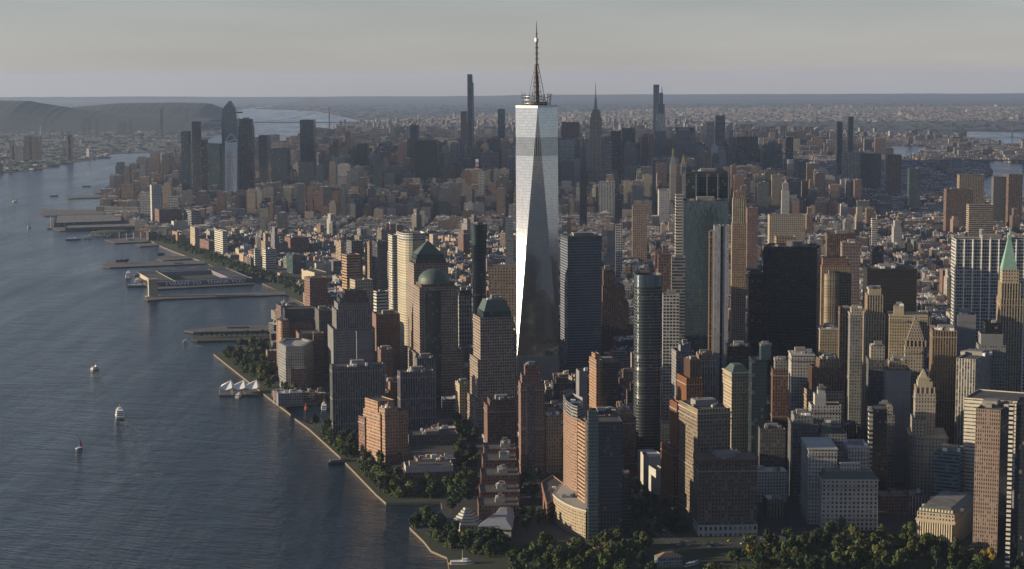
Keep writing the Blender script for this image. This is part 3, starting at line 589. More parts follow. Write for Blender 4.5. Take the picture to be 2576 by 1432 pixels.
T('classical_tower', 'tall tower with columned belfry and stepped stone pyramid over a curved base', 1985, -8, 1240, [('curved_base', 2214, 2290, 2384, 1100, 'stone', ext(dep=60, r=30, w=(0,), n=8, co=W['stone'])), ('side_block', 2262, 2296, 2330, 1055, 'stone', ext(dd=8, dep=34, eq=2)), ('shaft', 2287, 2303, 2354, 990, 'stone', ext(z0=50, dd=18, dep=26)),
   ('belfry', 2287, 2305, 2352, 974, 'creamp', ext(dd=19, dep=24, bay=4.5, fl=9)), ('setback', 2293, 2309, 2346, 960, 'creampl', ext(dd=21, dep=19)), ('pyramid_step', 2301, 2311, 2338, 950, 'creampl', ext(dd=23, dep=13)), ('pyramid_roof', 2304, 2313, 2335, 930, W['creampl'], ext(dd=24, dep=11, s='pyr', k=.12))], eq=0)
T('ribbon_block', 'bright cream and glass office block with long ribbon windows at the right', 1950, -28, 1240, [('shaft', 2380, 2426, 2560, 1000, rib((.60, .55, .44), .34, (.10, .10, .09)), ext(dep=60, wid=62, fl=3.9)), ('lower_wing', 2350, 2412, 2470, 1142, rib((.16, .24, .26), .5, (.03, .05, .055)), ext(gnd=1, dd=-20, dep=45))], eq=6)
T('brown_office_tower', 'brown stone office tower at the lower right, its shaded side painted black', ('b', 2509, 1406), -26, 1404, [('shaft', 2455, 2517, 2547, 1032, fac((.30, .22, .17), (.02, .02, .022), .55, .5, (.2, .14, .11), .15), ext(fl=3.9, bay=2.2)), ], eq=4)
pl, zt = FP(2455, 2517, 2547, 1032, DB(2509, 1406), -26)
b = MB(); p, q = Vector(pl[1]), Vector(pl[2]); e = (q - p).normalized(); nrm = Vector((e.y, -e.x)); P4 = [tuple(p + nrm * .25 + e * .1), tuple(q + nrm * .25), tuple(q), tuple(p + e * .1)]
b.prism([P4[0], P4[1], P4[2], P4[3]], 2.4, zt - .3, 0, 3., 4., None, cap=0); b.build('shaded_side_black', W['black'], bpy.data.objects['brown_office_tower'])  # black sheet on the side away from the sun, shade put into colour
T('white_striped_tower', 'white and black striped tower edge with glossy glass side, cut off by the right border', ('b', 2556, 1426), -20, 1424, [('shaft', 2545, 2557, 2640, 1015, 'blackg', ext(dep=36, wid=40, bay=1.6)), ('striped_edge', 2545, 2550, 2559, 1017, rib((.75, .72, .62), .45, (.01, .01, .012)), ext(gnd=1, dd=-2, dep=10, fl=4.4))], eq=0)
T('customs_house', 'ornate sunlit stone palace with a row of columns and green mansard roof beside the park', ('b', 2400, 1378), -27, 1376, [('main_block', 2305, 2402, 2454, 1313, 'creampl', ext(co=W['creampl'])), ('attic', 2307, 2401, 2452, 1296, 'cream', ext(dd=1.2))], eq=4)
ch = bpy.data.objects['customs_house']; pl, zt = FP(2305, 2402, 2454, 1313, DB(2400, 1378), -27)
for k in range(15):
    p = Vector(pl[0]).lerp(Vector(pl[1]), .07 + .86 * k / 14); nn = Vector((math.sin(R(-27)), -math.cos(R(-27)))); p = p + nn * 1.0; b = MB(); b.tube((p.x, p.y, 8), (p.x, p.y, zt - 3), .75, .65, 8); b.build('column', simple('column_stone', (.50, .43, .31), .8), ch)
pm, zm = FP(2307, 2401, 2452, 1296, DB(2400, 1378) + 1.2, -27); b = MB(); b.prism(pm, zm + .02, zm + 5.5, 0, 3, 4, None, poly2=inset(pm, 5), cap=1); b.build('mansard_roof', [COPPER, RG], ch)
for k in range(11):
    p = Vector(pm[0]).lerp(Vector(pm[1]), .08 + .84 * k / 10) + Vector((-math.sin(R(-27)), math.cos(R(-27)))) * 2.2; b = MB(); b.box(p.x, p.y, zm + .3, 1.8, 2.6, 3.2, R(-27)); b.build('dormer', simple('column_stone', (0, 0, 0)), ch)
T('white_hotel_block', 'white stone office block with arched windows and green copper mansard by the park', ('b', 2090, 1333), -2, 1333, [('front_block', 2040, 2068, 2209, 1206, 'white', ext(dep=30, co=W['wht'], fl=4.4, bay=4.2)), ('left_wing', 2020, 2034, 2106, 1128, 'white', ext(gnd=1, dd=24, dep=60, co=W['wht'])), ('right_wing', 2126, 2134, 2187, 1124, 'white', ext(gnd=1, dd=44, dep=40, co=W['wht']))], eq=3)
wh = bpy.data.objects['white_hotel_block']; pl, zt = FP(2040, 2068, 2209, 1206, DB(2090, 1333), -2, 30); b = MB(); b.prism(pl, zt + .02, zt + 7, 0, 3, 4, None, poly2=inset(pl, 4.5), cap=1); b.build('mansard_roof', [COPPER, RG], wh)
b = MB(); c = centroid(pl); b.box(c[0] + 2, c[1], zt + 6.8, 20, 8, 7); b.build('roof_house', W['white'], wh)
T('whitehall_tower', 'tall sunlit stone tower with crowded white roof, left of the broad dark block', ('b', 1738, 1323), 14, 1323, [('shaft', 1708, 1755, 1838, 1040, 'tand', ext(dep=58, co=W['cream'])), ('attic', 1710, 1755, 1836, 1030, 'creamp', ext(dd=1, dep=56))], eq=9, tank=1)
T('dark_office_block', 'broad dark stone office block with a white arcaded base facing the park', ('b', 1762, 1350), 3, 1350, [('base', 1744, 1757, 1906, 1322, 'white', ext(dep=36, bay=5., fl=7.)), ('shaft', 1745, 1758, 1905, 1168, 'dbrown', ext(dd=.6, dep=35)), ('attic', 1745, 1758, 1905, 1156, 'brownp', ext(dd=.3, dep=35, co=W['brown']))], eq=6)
T('orange_setback_tower', 'orange brick setback tower squeezed left of the tall sunlit stone tower', 1960, 14, 1275, [('shaft', 1672, 1694, 1714, 1130, 'orangep', ext(dep=40)), ('upper_shaft', 1690, 1703, 1716, 1014, 'orangep', ext(dd=14, dep=22)), ], eq=0)
T('vent_block', 'low white and teal utility block with a sloping glass front beside the rounded glass tower', ('b', 1650, 1245), 14, 1245, [('front_block', 1636, 1650, 1672, 1182, 'wht', ext(dep=26)), ('rear_block', 1614, 1634, 1674, 1150, 'wht', ext(gnd=1, dd=30, dep=44, roof=RL))], eq=1)
# hotel group in front
d = 1962; pl, zt = FP(1417, 1452, 1466, 1000, d, 22, 30); X0 = Vector(pl[0]); ex = (Vector(pl[1]) - X0); ey = (Vector(pl[3]) - X0)
def pxpoly(L, z=2.5): return [U(x, y, z) for x, y in L]
def footcurve(pts, yt):
    """foot curve given by (px, py on the ground); height from the first point's top py"""
    P = [U(x, y) for x, y in pts]; z = AT(pts[0][0], yt, P[0][1])[2]; return P, z
A, zt = footcurve([(1417, 1268), (1424, 1287), (1437, 1301), (1452, 1308), (1466, 1300), (1466, 1278), (1440, 1262)], 993)
rt_ = empty('bowed_apartment_tower', (*centroid(A), 2.5), 'brick apartment tower with a bowed sunlit front and rounded open crown', 'building')
block(rt_, 'shaft', A, 2.4, zt - 13, fac((.36, .22, .15), (.04, .04, .04), .55, .5, (.30, .18, .12), .2), RD, 2.6, 3.3); block(rt_, 'crown', A, zt - 13.2, zt, W['ribg'], RD, 2., 3.3, par=4); HEROES.append((A, 1900, 1417, 1466, 1300)); equip(rt_, scaled(A, .6), zt - 4, 6, 9, big=False)
T('hotel_tower', 'glassy blue hotel tower with a green glass corner in front of the bowed brick tower', ('b', 1480, 1356), 3, 1354, [('shaft', 1474, 1478, 1566, 1062, 'purp', ext(dep=32)), ('tan_face', 1448, 1474, 1490, 1066, 'ribo', ext(z0=22, dd=26, dep=30, a=14)), ('glass_corner', 1477, 1480, 1506, 1036, fac((.20, .22, .20), (.10, .14, .14), .96, .74, None, .12, .4, .05), ext(gnd=1, dd=-3, dep=8, fl=3.6)), ('stepped_top', 1486, 1490, 1540, 1040, 'dteal', ext(dd=6, dep=18))], eq=3)
A, zt = footcurve([(1392, 1310), (1404, 1322), (1422, 1334), (1445, 1345), (1473, 1354), (1482, 1332), (1455, 1306), (1428, 1290), (1410, 1284)], 1242)
rt_ = empty('curved_hotel_wing', (*centroid(A), 2.5), 'low hotel wing with a long curved sunlit tan front facing the water', 'building')
block(rt_, 'wing', A, 2.4, zt, fac((.40, .32, .21), (.04, .04, .04), .5, .52, None, .2), RD, 2.9, 3.1, co=W['wht']); HEROES.append((A, 1870, 1392, 1566, 1350)); equip(rt_, scaled(A, .45), zt - 1, 6, 19, big=False)
A, zt = footcurve([(1362, 1258), (1367, 1280), (1376, 1316), (1392, 1304), (1410, 1285), (1418, 1262), (1390, 1240)], 1212)
rt_ = empty('terraced_block', (*centroid(A), 2.5), 'low curved terrace block with banded left wall left of the curved hotel wing', 'building')
block(rt_, 'block', A, 2.4, zt, fac((.36, .19, .13), (.04, .04, .04), 1.2, .4, None, .2), RD, 3., 5.); HEROES.append((A, 1900, 1362, 1410, 1316)); equip(rt_, scaled(A, .5), zt - 1, 3, 21, big=False)
T('rose_brick_tower', 'tall rose brick apartment tower with a stepped red crown in the centre foreground', ('b', 1320, 1194), 5, 1192, [('shaft', 1303, 1310, 1370, 966, 'rose', ext(dep=30)), ('dark_strip', 1325, 1325, 1346, 972, 'dgray', ext(gnd=1, dd=-.6, dep=6)), ('setback', 1309, 1313, 1362, 945, 'rose', ext(dd=3, dep=22)), ('crown', 1318, 1321, 1356, 920, 'brick', ext(dd=6, dep=15))], eq=2)  # dark grey strip proud of the front, coloured to read as a recess
T('tan_apartment_tower', 'tan brick apartment tower right of the rose brick tower', ('b', 1380, 1192), 5, 1190, [('shaft', 1371, 1373, 1412, 1045, 'tan', ext(dep=26)), ], eq=4)
T('crested_tower', 'narrow tower with a stepped sunlit orange gable and dark rear block', 2350, 12, 1030, [('front_slab', 1478, 1500, 1514, 906, 'orange', ext(dep=36)), ('gable', 1484, 1497, 1508, 890, 'orange', ext(dd=8, dep=18)), ('rear_block', 1497, 1503, 1556, 914, 'ribd', ext(gnd=1, dd=14, dep=36))], eq=3)
T('grey_core_tower', 'bare grey concrete tower left of the orange gabled tower', 2300, 8, 1010, [('shaft', 1454, 1457, 1478, 934, 'plain', ext(dep=22))], eq=1)
T('low_office_block', 'dark low office block with sunlit left side behind the hotel tower', 2130, 12, 1060, [('block', 1515, 1556, 1600, 1050, 'brown', ext(dep=44)), ('penthouse', 1530, 1560, 1592, 1032, 'tan', ext(dd=10, dep=20))], eq=5)
T('cream_corner_tower', 'pale grey tower with a sunlit cream left side right of the white framed tower', 2300, 6, 1010, [('shaft', 1690, 1701, 1745, 884, 'gray', ext(dep=30)), ('penthouse', 1708, 1712, 1738, 868, 'plain', ext(dd=6, dep=14))], eq=3)
T('copper_brick_tower', 'dark brick tower with a bright orange left edge in front of the pale grey tower', 2130, 12, 1020, [('shaft', 1715, 1727, 1766, 952, 'orangep', ext(dep=36)), ('upper_shaft', 1728, 1736, 1762, 906, 'brownp', ext(dd=8, dep=22))], eq=2)
T('grey_hotel_tower', 'drab grey stone tower with a rounded attic behind the dark brick tower', 2230, 4, 1010, [('shaft', 1746, 1752, 1800, 908, 'grayp', ext(dep=30)), ('attic', 1754, 1758, 1794, 893, 'rose', ext(dd=3, dep=20))], eq=3)
T('green_roof_tower', 'cream stone tower with a shallow green roof and sunlit left corner', 2100, 10, 1130, [('shaft', 1822, 1841, 1888, 938, 'cream', ext(dep=36, co=W['cream'])), ('green_roof', 1826, 1842, 1886, 921, COPPER, ext(dd=2, dep=32, s='pyr', k=.5))], eq=0)
T('teal_glass_tower', 'tapering dark glass residential tower right of the green roofed tower', 2060, 0, 1120, [('shaft', 1888, 1892, 1930, 905, 'dteal', ext(dep=28)), ('upper_shaft', 1912, 1915, 1940, 870, 'teal', ext(dd=6, dep=18))], eq=2)
T('black_glass_block', 'black glass office block behind the green roofed tower', 2230, -2, 930, [('shaft', 1826, 1830, 1890, 872, 'black', ext(dep=30))], eq=6)
T('white_stone_tower', 'white stone tower with a heavy cornice in the financial district', 2140, -3, 1035, [('shaft', 1986, 1991, 2049, 892, 'white', ext(dep=34, co=W['wht'], fl=3.7)), ], eq=5)
T('stepped_brown_tower', 'brown stone tower stepping up with bright sunlit left ledges', 2080, 4, 1030, [('base', 2028, 2036, 2124, 985, 'tan', ext(dep=40)), ('shaft', 2036, 2048, 2120, 926, 'brownp', ext(dd=5, dep=30)), ('top_block', 2058, 2064, 2112, 904, 'tanp', ext(dd=8, dep=20))], eq=5)
T('white_terrace_block', 'small white terraced block in front of the brown stepped tower', 2030, -2, 1060, [('lower_block', 2034, 2041, 2116, 1020, 'white', ext(dep=24)), ('middle_block', 2046, 2050, 2078, 992, 'wht', ext(dd=4, dep=14)), ('top_block', 2055, 2058, 2076, 978, 'wht', ext(dd=7, dep=9))], eq=2)
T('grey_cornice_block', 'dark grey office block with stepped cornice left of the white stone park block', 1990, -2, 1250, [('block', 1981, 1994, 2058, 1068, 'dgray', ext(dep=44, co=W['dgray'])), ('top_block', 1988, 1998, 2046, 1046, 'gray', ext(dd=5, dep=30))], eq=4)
T('blue_mansard_block', 'grey block with two blue green domed mansards behind the white stone park block', 1985, -3, 1110, [('block', 2056, 2062, 2130, 1092, 'gray', ext(dep=40)), ('mansard_roof', 2058, 2064, 2096, 1066, COPPER, ext(dd=3, dep=18, s='pyr', k=.6)), ], eq=2)
T('striped_edge_tower', 'dark narrow tower with black and white checked edge right of the white park block', 1970, -4, 1140, [('shaft', 2184, 2189, 2232, 1030, 'black', ext(dep=30)), ('checked_edge', 2186, 2187, 2192, 1032, rib((.5, .48, .42), .5), ext(gnd=1, dd=-2, dep=6, fl=5.))], eq=2)
T('grey_grid_tower', 'grey office tower with fine windows below the cream art deco shaft', 2120, -5, 1030, [('shaft', 2178, 2185, 2232, 905, 'dgray', ext(dep=32)), ('top_block', 2186, 2191, 2226, 872, 'stone', ext(dd=6, dep=18))], eq=3)
T('blank_wall_block', 'block with a tall blank grey side wall left of the columned belfry tower', 2080, -5, 1000, [('shaft', 2224, 2230, 2292, 932, 'plain', ext(dep=30)), ('top_block', 2234, 2238, 2284, 908, 'tan', ext(dd=5, dep=20))], eq=3)
T('grey_ledge_block', 'grey office block with white roof ledge beside the narrow checked tower', 2030, -5, 1100, [('shaft', 2196, 2204, 2250, 1045, 'gray', ext(dep=30)), ('attic', 2205, 2212, 2246, 1022, 'stone', ext(dd=4, dep=18))], eq=3)
T('dim_office_tower', 'dim brown tower between the black glass block and the white stone tower', 2180, -3, 1050, [('shaft', 1938, 1944, 1990, 930, 'brown', ext(dep=34)), ('top_block', 1946, 1950, 1984, 908, 'gray', ext(dd=4, dep=22))], eq=5)
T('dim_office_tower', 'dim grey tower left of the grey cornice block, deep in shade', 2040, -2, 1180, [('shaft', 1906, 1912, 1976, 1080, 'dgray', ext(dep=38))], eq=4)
T('brick_penthouse_block', 'low red brick apartment block with white top floor beside the small riverside cove', ('b', 1020, 1221), 8, 1219, [('block', 993, 1019, 1145, 1190, 'brick', ext(dep=34)), ('white_top_floor', 996, 1021, 1140, 1174, 'wht', ext(dd=2, dep=28, bay=3.)), ('stair_house', 1024, 1030, 1049, 1162, 'creampl', ext(dd=8, dep=8)), ('rear_penthouse', 1092, 1096, 1130, 1160, 'brick', ext(dd=16, dep=10))], eq=5)
for k, (xl, xr, yt, yb, lb) in enumerate([(1204, 1306, 1272, 1306, 'lowest'), (1208, 1308, 1238, 1262, 'second lowest'), (1211, 1306, 1196, 1232, 'third lowest'), (1215, 1300, 1158, 1190, 'fourth lowest'), (1218, 1298, 1130, 1152, 'topmost')]):
    dd = DB(1190, 1310) + k * 62
    T('terraced_brick_block', lb + ' of the five low red brick blocks stepping back from the cove', dd, 3, yb, [('block', xl - 3, xl, xr, yt, 'brick', ext(dep=40)), ('roof_house', xl + 40, xl + 42, xl + 66, yt - 16, 'wht', ext(dd=16, dep=10))], eq=6, group='red brick blocks in a row')
T('dark_slab_block', 'dark low apartment block behind the low brick penthouse block', 2300, 8, 1150, [('block', 1020, 1028, 1152, 1095, 'dgray', ext(dep=30)), ], eq=5)
T('dark_slab_block', 'dark brick apartment block with sunlit corner below the mansard roofed tower', 2250, 8, 1110, [('block', 1211, 1226, 1300, 1022, 'brick', ext(dep=34)), ('top_block', 1222, 1232, 1296, 1006, 'brown', ext(dd=5, dep=24))], eq=5)
T('cream_low_block', 'cream low block with gabled top between dome tower and mansard tower', 2480, BA, 1040, [('block', 1146, 1156, 1186, 966, 'cream', ext(dep=30)), ], eq=2)
T('red_core_block', 'dark red brick block with slanted glass roof behind the boat basin slab', 2620, BA, 960, [('block', 952, 958, 990, 880, 'brick', ext(dep=30)), ], eq=2)
T('brick_rear_block', 'dull brick block filling the gap between stepped tower and bowed cream tower', 2780, BA, 880, [('block', 940, 946, 1006, 792, 'rose', ext(dep=40)), ], eq=4)
# stepped lantern museum by the water
c = U(1174, 1340); rt_ = empty('hexagonal_museum', (*c, 2.5), 'six sided pale stone museum with a stepped louvred roof by the water', 'museum'); hexa = lambda r: [(c[0] + r * math.cos(R(60 * k + 8)), c[1] + r * math.sin(R(60 * k + 8))) for k in range(6)]
b = MB(); b.prism(hexa(17), 2.4, 14, 0, 3, 5.5, .6, .6); b.build('base', W['cream'], rt_); b = MB(); b.face([(*p, 13.4) for p in hexa(16.3)]); b.build('roof', RG, rt_)
for k in range(6):
    r0 = 15.6 - k * 2.35; b = MB(); b.prism(hexa(r0), 13.4 + k * 2.6, 15.4 + k * 2.6, 0, 3, 50, None, poly2=hexa(r0 - .5), cap=0); b.prism(hexa(r0 - 1.4), 15.35 + k * 2.6, 16.05 + k * 2.6, 1, 3, 50, None, cap=1); b.build('roof_tier', [W['wht'], RD], rt_)
HEROES.append((hexa(18), c[1], 1130, 1218, 1360))
A = pxpoly([(1204, 1355), (1286, 1362), (1292, 1330), (1288, 1305), (1262, 1305), (1246, 1325), (1222, 1338)]); rt_ = empty('museum_wing', (*centroid(A), 2.5), 'curved museum wing with a ribbed grey metal roof right of the hexagonal museum', 'museum')
b = MB(); b.prism(A, 2.4, 15, 0, 3, 4.5, None, cap=0); b.build('wall', W['ribg'], rt_); b = MB(); b.prism(inset(A, -1), 15.02, 19, 0, 2., 50, None, poly2=scaled(A, .55), cap=0); b.build('ribbed_roof', fac((.30, .31, .34), (.18, .19, .21), .4, 2., None, .5, 0, 0), rt_); HEROES.append((A, 1880, 1204, 1292, 1360))
# --- midtown and the far riverfront
MA = -2.2
def Mt(rows):
    for r in rows:
        name, label, xl, xc, xr, yt, d, mat, vis = r[:9]; d = max(d, DB(xc, vis)) if xr < 830 and d < 6500 else d; op = dict(dep=r[9]) if len(r) > 9 and r[9] else {}
        op['fl'] = 5.5; op['bay'] = 5.
        T(name, label, d, 24 if d < 6100 and xr < 1100 else MA, vis, [('shaft', xl, xc, xr, yt, mat, op)], eq=1)
Mt([
 ('brown_slim_tower', 'slim red brown tower standing alone at the far left waterfront', 407, 424, 426, 389, 6400, 'brown', 440),
 ('red_brown_block', 'red brown slab left of the slim waterfront tower', 386, 405, 411, 437, 6150, 'rose', 470),
 ('glass_twin_tower', 'dark glass tower, left one of the riverside cluster', 455, 472, 480, 331, 6900, 'dteal', 480),
 ('purple_twin_tower', 'purple grey tower with sunlit left edge beside the dark glass riverside tower', 482, 502, 506, 306, 7050, 'purp', 480),
 ('dark_narrow_tower', 'narrow dark tower right of the purple grey riverside tower', 506, 520, 523, 352, 6800, 'black', 490),
 ('grey_mid_tower', 'grey green tower between the narrow dark tower and the peaked glass skyscraper', 524, 552, 558, 362, 7100, 'teal', 480),
 ('lit_edge_block', 'riverside apartment block with bright window grid and sunlit left edge', 381, 406, 411, 465, 5800, 'white', 560),
 ('pale_riverside_block', 'pale gridded apartment block left of the bright edged riverside block', 351, 378, 382, 484, 5750, 'grid', 550),
 ('slanted_grid_block', 'small slanted white gridded block right of the bright edged riverside block', 421, 448, 453, 495, 5700, 'grid', 540),
 ('olive_office_block', 'olive brown office block at the waterfront behind the piers', 304, 336, 339, 463, 6200, 'tanp', 505),
 ('long_depot', 'long low pale depot along the river behind the finger piers', 262, 348, 351, 522, 5800, 'ribw', 535, 30),
 ('brown_warehouse', 'massive brown warehouse block with a sunlit left end near the park piers', 396, 400, 456, 527, 5250, 'brown', 565, 60),
 ('white_panel_block', 'grey block with a big pale sunlit right panel near the park piers', 454, 481, 505, 530, 5100, 'ribg', 567),
 ('blank_white_block', 'blank white block with rooftop posts above the riverside houses', 433, 437, 473, 557, 4850, 'wht', 580, 30),
 ('dark_slope_tower', 'dark tower with a sloping right side in front of the bridge water', 754, 788, 794, 302, 7400, 'dteal', 404),
 ('banded_podium', 'dark podium with light horizontal bands below the dark sloping tower', 750, 790, 795, 408, 7000, 'ribd', 470),
 ('grid_glass_block', 'green glass gridded block right of the banded podium', 794, 814, 819, 414, 6900, 'teal', 470),
 ('teal_stepped_tower', 'dark teal tower with a small crown right of the tall red framed tower', 681, 720, 741, 374, 7000, 'dteal', 470),
 ('purple_stub_tower', 'purple stub topped tower above the dark teal tower', 650, 672, 680, 341, 7600, 'purp', 380),
 ('tan_deco_tower', 'tan tower right of the dark sloping tower', 837, 851, 856, 351, 7900, 'tanp', 400),
 ('dark_gable_tower', 'dark peaked hotel tower with small top right of the tan tower', 868, 878, 881, 332, 8100, 'brown', 380),
 ('teal_mid_tower', 'teal striped office tower in the middle of the skyline left of the big black slab', 898, 924, 929, 362, 7700, 'dteal', 420),
 ('teal_grid_block', 'teal office block with fine grid below the teal striped tower', 938, 960, 964, 391, 6900, 'teal', 474),
 ('pale_teal_block', 'low pale teal gridded block left of the big black slab', 967, 992, 997, 437, 6700, 'teal', 472),
 ('slant_top_tower', 'tan tower with slanting dark top and bright left edge beside the big black slab', 1021, 1024, 1042, 350, 8000, 'tanp', 400, 30),
 ('big_black_slab', 'big featureless black slab tower in the middle of the skyline', 1044, 1098, 1106, 354, 7275, fac((.012, .014, .016), (.014, .017, .02), 1.2, .5, None, .3, 0, 0), 462),
 ('brown_hotel_block', 'brown stepped hotel block with upright stripes right of the big black slab', 1114, 1140, 1145, 420, 7100, 'brownp', 460),
 ('tan_super_tower', 'tan rounded top tower left of the thinnest supertall', 1159, 1172, 1176, 281, 9100, 'tanp', 340),
 ('teal_far_tower', 'teal tower left of the spire tower near the horizon', 1252, 1270, 1276, 275, 9200, 'teal', 330),
 ('olive_wide_block', 'wide olive office block with upright stripes left of the spire tower', 1206, 1208, 1254, 384, 7600, 'ribt', 426, 40),
 ('white_grid_block', 'bright white gridded apartment tower in the midtown foreground', 1203, 1218, 1221, 434, 6400, 'grid', 493),
 ('tan_grid_block', 'tan grid tower just right of the bright white gridded apartment tower', 1219, 1232, 1236, 430, 6600, 'tanp', 470),
 ('brown_crown_slab', 'dark brown slab right of the spire tower at skyline level', 1408, 1412, 1458, 308, 8400, 'brownp', 350, 40),
 ('white_grid_tower', 'white gridded office tower just right of the spire tower', 1408, 1410, 1446, 353, 7600, 'grid', 404, 40),
 ('glass_stub_block', 'blue glass block below the white gridded office tower right of the spire tower', 1411, 1413, 1445, 405, 7000, 'blue', 470, 40),
 ('violet_striped_tower', 'violet striped tower just right of the famous setback skyscraper', 1519, 1521, 1539, 359, 6900, 'ribg', 450, 25),
 ('black_office_tower', 'black office tower two towers right of the setback skyscraper', 1534, 1537, 1563, 330, 7700, 'black', 440, 40),
 ('teal_office_tower', 'dark teal office block at skyline level, right of the black office tower', 1562, 1565, 1597, 323, 8300, 'dteal', 360, 40),
 ('thin_purple_tower', 'thin purple tower left of the gridded white supertall', 1612, 1614, 1629, 344, 7800, 'purp', 420, 25),
 ('gold_lit_tower', 'narrow tower glowing orange in the sun below the gridded white supertall', 1633, 1645, 1648, 338, 7600, 'orangep', 391, 20),
 ('white_band_tower', 'violet grey tower with white floor bands right of the sign topped slab', 1774, 1777, 1797, 306, 8600, 'ribw', 370, 30),
 ('white_cap_tower', 'banded tower with a pale blank top right of the white banded tower', 1797, 1800, 1824, 291, 8700, 'ribg', 340, 30),
 ('orange_rotated_tower', 'orange brick tower with sunlit left faces below the sign topped slab', 1761, 1770, 1783, 383, 7200, 'orangep', 430),
 ('black_wide_tower', 'wide black tower right of the arched silver spire', 1850, 1853, 1908, 345, 7900, 'black', 420, 50),
 ('white_loft_block', 'white loft block with a sunlit left wall in front of the midtown towers', 1648, 1658, 1684, 479, 5600, 'white', 511),
 ('white_column_block', 'white colonnaded loft block below the setback skyscraper', 1504, 1507, 1546, 458, 6000, 'whitep', 483, 40),
 ('black_east_tower', 'black slab tower on the right skyline, taller of the two in front', 2103, 2107, 2120, 307, 8300, 'black', 430, 30),
 ('teal_east_tower', 'slim teal tower just right of the black slab on the right skyline', 2132, 2135, 2147, 294, 8700, 'dteal', 380, 30),
 ('white_stripe_tower', 'apartment tower with bold white upright stripes on the right side of the skyline', 2117, 2121, 2163, 385, 7000, fac((.50, .45, .38), G0, .6, .8, (.14, .09, .07), .15), 452, 40),
 ('green_glass_slab', 'wide dark green glass slab right of the white striped apartment tower', 2162, 2166, 2217, 387, 7400, 'dteal', 450, 40),
 ('purple_dark_slab', 'dark purple slab near the river right of the green glass slab', 2230, 2233, 2268, 390, 7000, 'brown', 458, 40),
 ('tan_river_tower', 'pale tan blank tower behind the dark purple slab by the river', 2226, 2229, 2248, 373, 7900, 'creampl', 410, 25),
 ('dark_teal_wide', 'wide dark teal block left of the white domed column tower', 1923, 1926, 1969, 379, 7500, 'dteal', 428, 50),
 ('black_box_tower', 'small black tower above the wide dark teal block', 1975, 1978, 1996, 345, 8200, 'black', 400, 30),
 ('tan_estate_slab', 'tan upright striped apartment slab near the right river', 2408, 2414, 2476, 440, 5900, 'tanp', 500, 40),
 ('brown_estate_slab', 'brown estate block in front of the tan striped slab near the right river', 2376, 2381, 2448, 476, 5500, 'brown', 500, 40),
 ('dark_riverside_tower', 'dark riverside tower, left one of the pair at the right edge', 2496, 2500, 2532, 445, 5700, 'dgray', 500, 30),
 ('lit_riverside_tower', 'brown riverside tower with bright upright strip at the right edge', 2532, 2538, 2573, 439, 5650, 'brownp', 500, 30),
 ('island_white_block', 'white striped block on the narrow river island', 2391, 2395, 2421, 398, 9000, 'whitep', 420, 40),
 ('teal_river_block', 'teal glass block with antenna beside the right river', 2284, 2288, 2316, 424, 6400, 'teal', 445, 40),
 ('black_gate_tower', 'square black tower with a pale framed panel in the low city at right', 2191, 2194, 2223, 620, 3900, 'black', 668, 30),
 ('brown_tall_block', 'tan gridded apartment slab far right of the low city', 2432, 2438, 2500, 515, 4900, 'ribt', 590, 35),
 ('white_lowcity_tower', 'small white balcony tower in the low city at right', 2191, 2194, 2208, 550, 4700, 'ribw', 600, 20),
 ('long_tan_loft', 'long tan loft block with a flat cornice right of the limestone tower', 1933, 1936, 2026, 541, 4700, 'cream', 600, 45),
 ('pink_prison_block', 'pink gridded loft tower right of the limestone tower', 1876, 1880, 1907, 523, 4300, 'rose', 560, 30),
 ('twin_turret_block', 'tan municipal looking block with three pointed turrets behind the broad black tower', 1950, 1953, 2002, 596, 3300, 'tan', 620, 35),
 ('tan_street_block', 'tan stepped loft tower on the right of the long dark avenue', 1586, 1591, 1628, 517, 4600, 'tan', 580, 40),
 ('grey_street_block', 'grey gridded tower on the left of the long dark avenue', 1545, 1549, 1566, 565, 4300, 'grid', 610, 22),
 ('white_balcony_tower', 'striped white balcony tower left of the mirror glass tower', 1697, 1700, 1722, 490, 3460, 'ribw', 640, 26),
 ('red_steel_block', 'brown telephone exchange like block left of the striped balcony tower', 1652, 1656, 1697, 640, 3350, 'brown', 740, 30),
 ('brown_exchange_block', 'wide tan office block with stepped top right of the flared dark tower', 1227, 1229, 1300, 672, 3380, 'tan', 745, 50),
 ('glass_sliver_tower', 'pale grey glass sliver left edge of the spire tower', 1268, 1271, 1290, 547, 4100, 'silver', 650, 20),
 ('striped_balcony_block', 'stepped balcony building with orange bands in the low west district', 872, 906, 910, 640, 3650, 'ribo', 683, 30),
 ('dark_step_tower', 'dark stepped tower behind the orange banded balcony building', 884, 912, 917, 605, 3720, 'dgray', 660, 30),
 ('orange_bay_tower', 'tan tower with sunlit left bays in the low west district', 918, 929, 944, 610, 3700, 'tanp', 690),
 ('blue_edge_block', 'dark blue block with serrated left edge right of the tan bay tower', 944, 949, 974, 608, 3650, 'purp', 690, 30),
 ('red_brick_end_block', 'dark loft block with a bright red end wall', 716, 730, 777, 598, 4100, 'brick', 640),
 ('round_white_tower', 'round white balcony tower by the highway', 660, 668, 695, 627, 4000, 'ribw', 680, 28),
 ('white_bar_tower', 'white balcony bar left of the round white tower', 641, 655, 661, 627, 4030, 'ribw', 672),
 ('glass_terrace_block', 'glass and concrete terrace block by the highway', 721, 736, 756, 641, 3820, 'teal', 690),
 ('cream_row_block', 'cream arcaded low block by the highway below the glass terrace block', 704, 733, 742, 686, 3700, 'cream', 700),
 ('white_theatre_block', 'big white blank walled block beside the highway', 742, 791, 822, 686, 3560, 'creampl', 712),
 ('brown_brick_tower', 'brown brick riverside tower with a grey right half', 774, 779, 824, 700, 3330, 'brick', 778, 36),
